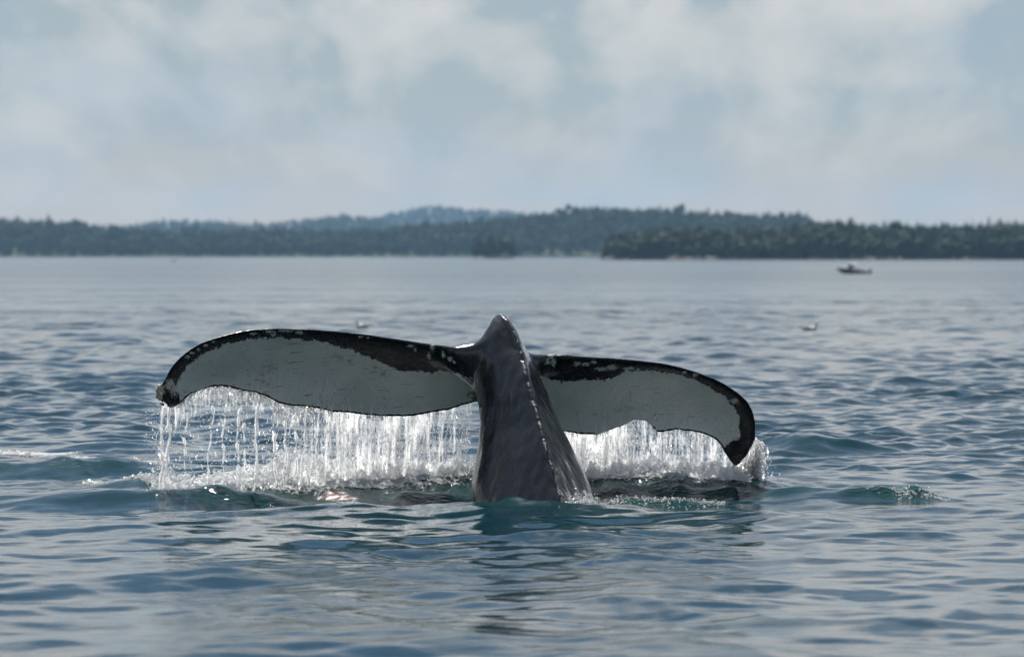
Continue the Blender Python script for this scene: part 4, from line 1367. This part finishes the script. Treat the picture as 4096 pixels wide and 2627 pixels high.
right_tops = [(3246, 876), (3275, 884), (3310, 872), (3345, 884), (3372, 880), (3398, 882), (3425, 898), (3450, 901), (3478, 890), (3512, 896), (3560, 876), (3590, 890), (3667, 882), (3700, 900), (3764, 880), (3790, 897),
              (3822, 886), (3863, 880), (3890, 876), (3925, 880), (3956, 860), (3975, 880), (4002, 868), (4030, 886), (4060, 874), (4085, 884)]
ORD = ['first', 'second', 'third', 'fourth', 'fifth', 'sixth', 'seventh', 'eighth', 'ninth', 'tenth', 'eleventh', 'twelfth', 'thirteenth', 'fourteenth', 'fifteenth', 'sixteenth', 'seventeenth', 'eighteenth', 'nineteenth', 'twentieth',
       'twenty-first', 'twenty-second', 'twenty-third', 'twenty-fourth', 'twenty-fifth', 'twenty-sixth', 'twenty-seventh']
for i, (a, b) in enumerate(right_tops):
    Yt = 1640.0 + random.uniform(-12, 12)
    lab = 'hazy spruce on the right-hand skyline, %s from the right picture edge' % ORD[len(right_tops) - 1 - i]
    if (a, b) == (3956, 860):
        lab = 'tallest dark spruce on the right-hand skyline, near the picture edge'
    g = float(gR(np.array([(a - 2048) * Yt / FPX]), np.array([0.9]))[0])
    tree(a, b, Yt, g - 0.3, lab, 'spruces on the right-hand skyline', k=i)
wood('water_edge_wood', 'greener mixed wood along the tide line of the nearer right shore', gR, span(2400, 4700, 1650.0), 1650.0, 110.0, 420, 8.6, 65, 0.55, (6, 7), (0.0, 0.12), mat=near_mat)

# the wooded islet in front of the middle shore
it = np.linspace(0, 2 * np.pi, 24, endpoint=False)
iv = [(0, 0, 1.6)]
for r_, z_ in ((0.5, 1.2), (0.85, 0.6), (1.0, -0.6)):
    for a in it:
        q = r_ * (1 + 0.08 * math.sin(3 * a + 1) + 0.05 * math.sin(7 * a))
        iv.append((9.6 * q * math.cos(a), 5.0 * q * math.sin(a), z_ + 0.15 * math.sin(5 * a)))
fi = [(0, 1 + k, 1 + (k + 1) % 24) for k in range(24)]
for j in range(2):
    for k in range(24):
        p, q = 1 + j * 24 + k, 1 + j * 24 + (k + 1) % 24
        fi += [(p, p + 24, q + 24), (p, q + 24, q)]
isl = obj('islet', mesh_np('islet', np.array(iv), np.array(fi)), rock_mat)
isl.location = (XZ(1972, 0, 1950)[0], 1950.0, 0)
tag(isl, kind='structure')
for i, (a, b) in enumerate([(1893, 950), (1908, 928), (1922, 922), (1938, 945), (1952, 930), (1966, 912), (1984, 940), (2004, 935), (2020, 950), (2040, 926), (2054, 932)]):
    tree(a, b, 1950.0 + random.uniform(-3, 3), 0.8, 'dark tree on the small islet, %s from its left end' % ORD[i], 'trees on the islet', i in (3, 8), i)

# pale rocks showing at the tide line of the nearer shore
rv, rfc = low_sphere('ico')
RV, RF = [], []
for i in range(150):
    rr = np.random.default_rng(500 + i)
    a = rr.choice([2440, 2760, 2850, 3280, 3480, 3530, 3900]) + rr.normal(0, 40)
    if a < 2420:
        continue
    v = rv * (1 + rr.uniform(-.3, .3, (12, 1))) * np.array([rr.uniform(0.8, 2.6), 1.4, rr.uniform(0.3, 0.9)]) + (XZ(a, 0, 1541)[0], 1541.0 + rr.normal(0, 1.5), 0.3)
    RF.append(rfc + 12 * len(RV)); RV.append(v)
tag(obj('tide_line_rocks', mesh_np('tide_line_rocks', np.concatenate(RV), np.concatenate(RF), False), rock_mat), 'pale rocks along the tide line of the nearer right shore', 'rocks', kind='stuff')

# ------------------------------------------------------------------ gulls, boat, float


def loft(rings):
    """rings: list of (centre, ry, rz) along x"""
    n = 14
    V = []
    for (c, ry, rz) in rings:
        for k in range(n):
            a = 2 * math.pi * k / n
            V.append((c[0], c[1] + ry * math.cos(a), c[2] + rz * math.sin(a)))
    V = np.array(V)
    f = grid_faces(len(rings), n, True)
    tri = np.concatenate([f[:, [0, 1, 2]], f[:, [0, 2, 3]]])
    return V, tri


def loft_bent(rings):
    """like loft, but each ring stands square to the bent line through the centres"""
    n = 14
    C = np.array([r[0] for r in rings], float)
    V = []
    for i, (c, ry, rz) in enumerate(rings):
        t = C[min(i + 1, len(C) - 1)] - C[max(i - 1, 0)]
        t /= np.linalg.norm(t) + 1e-9
        nn = np.array([-t[2], 0, t[0]])
        for k in range(n):
            a = 2 * math.pi * k / n
            V.append(C[i] + np.array([0, ry * math.cos(a), 0]) + nn * rz * math.sin(a))
    f = grid_faces(len(rings), n, True)
    return np.array(V), np.concatenate([f[:, [0, 1, 2]], f[:, [0, 2, 3]]])


white_f = plain('white_feathers', (0.84, 0.82, 0.80), 0.8, 0.06, 30)
grey_f = plain('grey_feathers', (0.34, 0.33, 0.33), 0.8, 0.25, 30)
brown_f = plain('brown_feathers', (0.42, 0.33, 0.25), 0.8, 0.35, 40)
dark_f = plain('dark_wing_tips', (0.02, 0.02, 0.022), 0.7, 0.2, 30)
beak_m = plain('beak_horn', (0.45, 0.30, 0.06), 0.5, 0.1, 30)
eye_m = plain('eye_black', (0.01, 0.01, 0.01), 0.2, 0.1, 30)


def gull(px_, py_, rz, label, neck_up, wing_m, size=0.44):
    Y = CAM_H * FPX / (py_ - HOR)
    x_ = (px_ - 2048) * Y / FPX
    z_ = float(sea(np.array([x_]), np.array([Y]), 0.5)[0])
    t = empty('gull', (x_, Y, z_), rz)
    L = size
    hz_ = 0.26 if neck_up else 0.17
    # tail at -x, breast at +x; the neck and head continue the same surface
    rings = [((-0.50 * L, 0, 0.13 * L), 0.01, 0.008), ((-0.42 * L, 0, 0.12 * L), 0.05 * L, 0.03 * L), ((-0.25 * L, 0, 0.08 * L), 0.13 * L, 0.09 * L), ((0.0, 0, 0.06 * L), 0.19 * L, 0.17 * L), ((0.2 * L, 0, 0.07 * L), 0.18 * L, 0.18 * L),
             ((0.31 * L, 0, 0.13 * L), 0.11 * L, 0.13 * L), ((0.35 * L, 0, 0.22 * L), 0.075 * L, 0.09 * L)]
    top = (0.40 * L, 0, 0.235 if neck_up else 0.215)
    rings += [((0.37 * L, 0, 0.62 * 0.22 * L + 0.38 * top[2] + 0.012), 0.085 * L, 0.075 * L), ((0.375 * L, 0, top[2] - 0.02), 0.085 * L, 0.075 * L), ((0.41 * L, 0, top[2]), 0.085 * L, 0.075 * L), ((0.455 * L, 0, top[2] - 0.004), 0.052 * L, 0.048 * L), ((0.485 * L, 0, top[2] - 0.008), 0.012 * L, 0.012 * L)]
    v, f = loft_bent(rings)
    me = mesh_np('body', v, f)
    obj('body', me, white_f, t)
    bv = np.array([(0.47 * L, -0.018 * L, top[2]), (0.47 * L, 0.018 * L, top[2]), (0.47 * L, 0, top[2] - 0.035 * L), (0.60 * L, 0, top[2] - 0.03 * L), (0.56 * L, 0, top[2] - 0.002 * L)])
    obj('beak', mesh_np('beak', bv, np.array([(0, 1, 4), (0, 4, 3), (0, 3, 2), (1, 2, 3), (1, 3, 4), (0, 2, 1)])), beak_m, t)
    for s in (-1, 1):
        wv, wf = loft([((-0.60 * L, s * 0.03 * L, 0.17 * L), 0.006, 0.006), ((-0.40 * L, s * 0.08 * L, 0.155 * L), 0.03 * L, 0.035 * L), ((-0.1 * L, s * 0.13 * L, 0.13 * L), 0.055 * L, 0.085 * L), ((0.12 * L, s * 0.135 * L, 0.12 * L), 0.045 * L, 0.085 * L), ((0.24 * L, s * 0.11 * L, 0.11 * L), 0.015 * L, 0.03 * L)])
        w = obj('wing', mesh_np('wing', wv, wf), wing_m, t)
        pv, pf = loft([((-0.66 * L, s * 0.02 * L, 0.175 * L), 0.004, 0.004), ((-0.48 * L, s * 0.06 * L, 0.17 * L), 0.022 * L, 0.026 * L), ((-0.34 * L, s * 0.09 * L, 0.165 * L), 0.02 * L, 0.03 * L)])
        obj('wing_tip', mesh_np('wing_tip', pv, pf), dark_f, w)
        ev = low_sphere('ico')
        e = obj('eye', mesh_np('eye', ev[0] * 0.012 * L, ev[1]), eye_m, t)
        e.location = (0.43 * L, s * 0.064 * L, top[2] + 0.01 * L)
    tag(t, label, 'gull', 'gulls resting on the sea')
    return t


gull(1450, 1314, R(205), 'pale gull floating above the left fluke, head turned left', False, grey_f, 0.47)
gull(3238, 1326, R(-8), 'brown-winged gull with raised white neck on open water at the right', True, brown_f, 0.50)

# small cabin runabout, bow to the left
hull_m = plain('hull_dark_paint', (0.022, 0.035, 0.045), 0.25, 0.1, 2)
top_m = plain('boat_grey_gelcoat', (0.58, 0.54, 0.54), 0.3, 0.08, 2)
white_m = plain('canvas_white', (0.66, 0.66, 0.67), 0.5, 0.05, 3)
glass_m = plain('tinted_glass', (0.10, 0.13, 0.16), 0.08, 0.1, 2)
mot_m = plain('motor_black', (0.03, 0.03, 0.033), 0.35, 0.15, 4)
BY = CAM_H * FPX / (1094.0 - HOR)
boat = empty('motor_boat', (float(XZ(3412, 0, BY)[0]), BY, -0.12), 0.0)
boat.rotation_euler = (0, R(-5.0), R(156))
boat.scale = (0.93, 0.93, 0.95)
BL = 3.9


def hull_mesh(z_lo, z_hi, name, inset=0.0):
    st = 13
    V = []
    for i in range(st):
        t = i / (st - 1)                      # 0 stern .. 1 bow
        x = -BL / 2 + BL * t
        w = 0.80 * (1 - max(0, (t - 0.45) / 0.55) ** 2.2) + 0.012 - inset
        w = max(w, 0.01)
        keel = 0.0 + 0.34 * max(0, (t - 0.6) / 0.4) ** 2.2
        sheer = 0.58 + 0.22 * t ** 1.6
        lo = keel + (sheer - keel) * z_lo
        hi = keel + (sheer - keel) * z_hi
        wl, wh = w * (0.55 + 0.45 * z_lo), w * (0.55 + 0.45 * z_hi)
        V.append([(x + 0.25 * t ** 4 * z_lo, -wl, lo), (x + 0.25 * t ** 4 * z_hi, -wh, hi), (x + 0.25 * t ** 4 * z_hi, wh, hi), (x + 0.25 * t ** 4 * z_lo, wl, lo)])
    V = np.array(V)
    f = grid_faces(st, 4, True)
    caps = np.array([(0, 1, 2, 3), tuple((st - 1) * 4 + k for k in (3, 2, 1, 0))])
    return mesh_np(name, V.reshape(-1, 3), np.concatenate([f, caps]))


hull = obj('hull', hull_mesh(0.0, 0.72, 'hull'), hull_m, boat)
obj('topside', hull_mesh(0.721, 1.0, 'topside', -0.01), top_m, boat)


def box_me(name, x0, x1, y0, y1, z0, z1, tx=0.0, ty=0.0):
    V = [(x0, y0, z0), (x1, y0, z0), (x1, y1, z0), (x0, y1, z0), (x0 + tx, y0 + ty, z1), (x1 - tx, y0 + ty, z1), (x1 - tx, y1 - ty, z1), (x0 + tx, y1 - ty, z1)]
    F = [(0, 3, 2, 1), (4, 5, 6, 7), (0, 1, 5, 4), (1, 2, 6, 5), (2, 3, 7, 6), (3, 0, 4, 7)]
    return mesh_np(name, np.array(V, float), np.array(F), False)


obj('deck', box_me('deck', 0.35, 1.75, -0.55, 0.55, 0.66, 0.80, 0.25, 0.12), top_m, boat)
ws = obj('windshield', box_me('windshield', -0.05, 0.62, -0.62, 0.62, 0.72, 1.12, 0.2, 0.08), glass_m, boat)
obj('frame', box_me('frame', 0.12, 0.45, -0.57, 0.57, 1.121, 1.15), top_m, ws)
obj('canopy', box_me('canopy', -0.35, 0.5, -0.6, 0.6, 1.16, 1.36, 0.16, 0.14), white_m, boat)
obj('seat', box_me('seat', -1.1, -0.6, -0.5, 0.5, 0.5, 0.82, 0.05, 0.02), top_m, boat)
obj('engine_cover', box_me('engine_cover', -1.75, -1.2, -0.5, 0.5, 0.45, 0.70, 0.08, 0.08), top_m, boat)
mo = obj('outboard_motor', box_me('outboard_motor', -2.28, -1.96, -0.16, 0.16, 0.40, 0.82, 0.05, 0.04), mot_m, boat)
obj('leg', box_me('leg', -2.16, -2.04, -0.06, 0.06, -0.25, 0.398), mot_m, mo)
tag(boat, 'small dark-hulled motor boat with white canopy on the far water at the right', 'boat')

FY = CAM_H * FPX / (1046.0 - HOR)
fl_v, fl_f = loft([((-0.5, 0, 0.08), 0.02, 0.02), ((-0.4, 0, 0.1), 0.22, 0.2), ((0, 0, 0.14), 0.32, 0.34), ((0.4, 0, 0.1), 0.22, 0.2), ((0.5, 0, 0.08), 0.02, 0.02)])
flo = empty('mooring_float', (float(XZ(696, 0, FY)[0]), FY, 0.05))
obj('body', mesh_np('body', fl_v, fl_f), mot_m, flo)
ring_v = np.array([(0.10 * math.cos(a) , 0.03 * math.cos(b), 0.46 + 0.10 * math.sin(a) + 0.03 * math.sin(b)) for a in np.linspace(0, 2 * np.pi, 12, endpoint=False) for b in np.linspace(0, 2 * np.pi, 5, endpoint=False)])
obj('ring', mesh_np('ring', ring_v, grid_faces(12, 5, True)), mot_m, flo)
tag(flo, 'tiny dark float on the far water below the left shore', 'float')

# ------------------------------------------------------------------ haze
hm = bpy.data.materials.new('haze')
hm.use_nodes = True
hn = hm.node_tree.nodes
hn.remove(hn['Principled BSDF'])
pvn = hn.new('ShaderNodeVolumePrincipled')
pvn.inputs['Color'].default_value = (0.42, 0.70, 0.99, 1)
pvn.inputs['Density'].default_value = 0.62e-4
pvn.inputs['Anisotropy'].default_value = 0.2
hm.node_tree.links.new(pvn.outputs[0], hn['Material Output'].inputs['Volume'])
hv = np.array([(x, y, z) for x in (-3500, 3500) for y in (-600, 9500) for z in (-4, 130)], float)
hf = np.array([(0, 1, 3, 2), (4, 6, 7, 5), (0, 4, 5, 1), (2, 3, 7, 6), (0, 2, 6, 4), (1, 5, 7, 3)])
haze = obj('haze', mesh_np('haze', hv, hf, False), hm)
tag(haze, 'thin pale blue haze over the whole bay', 'haze', kind='stuff')
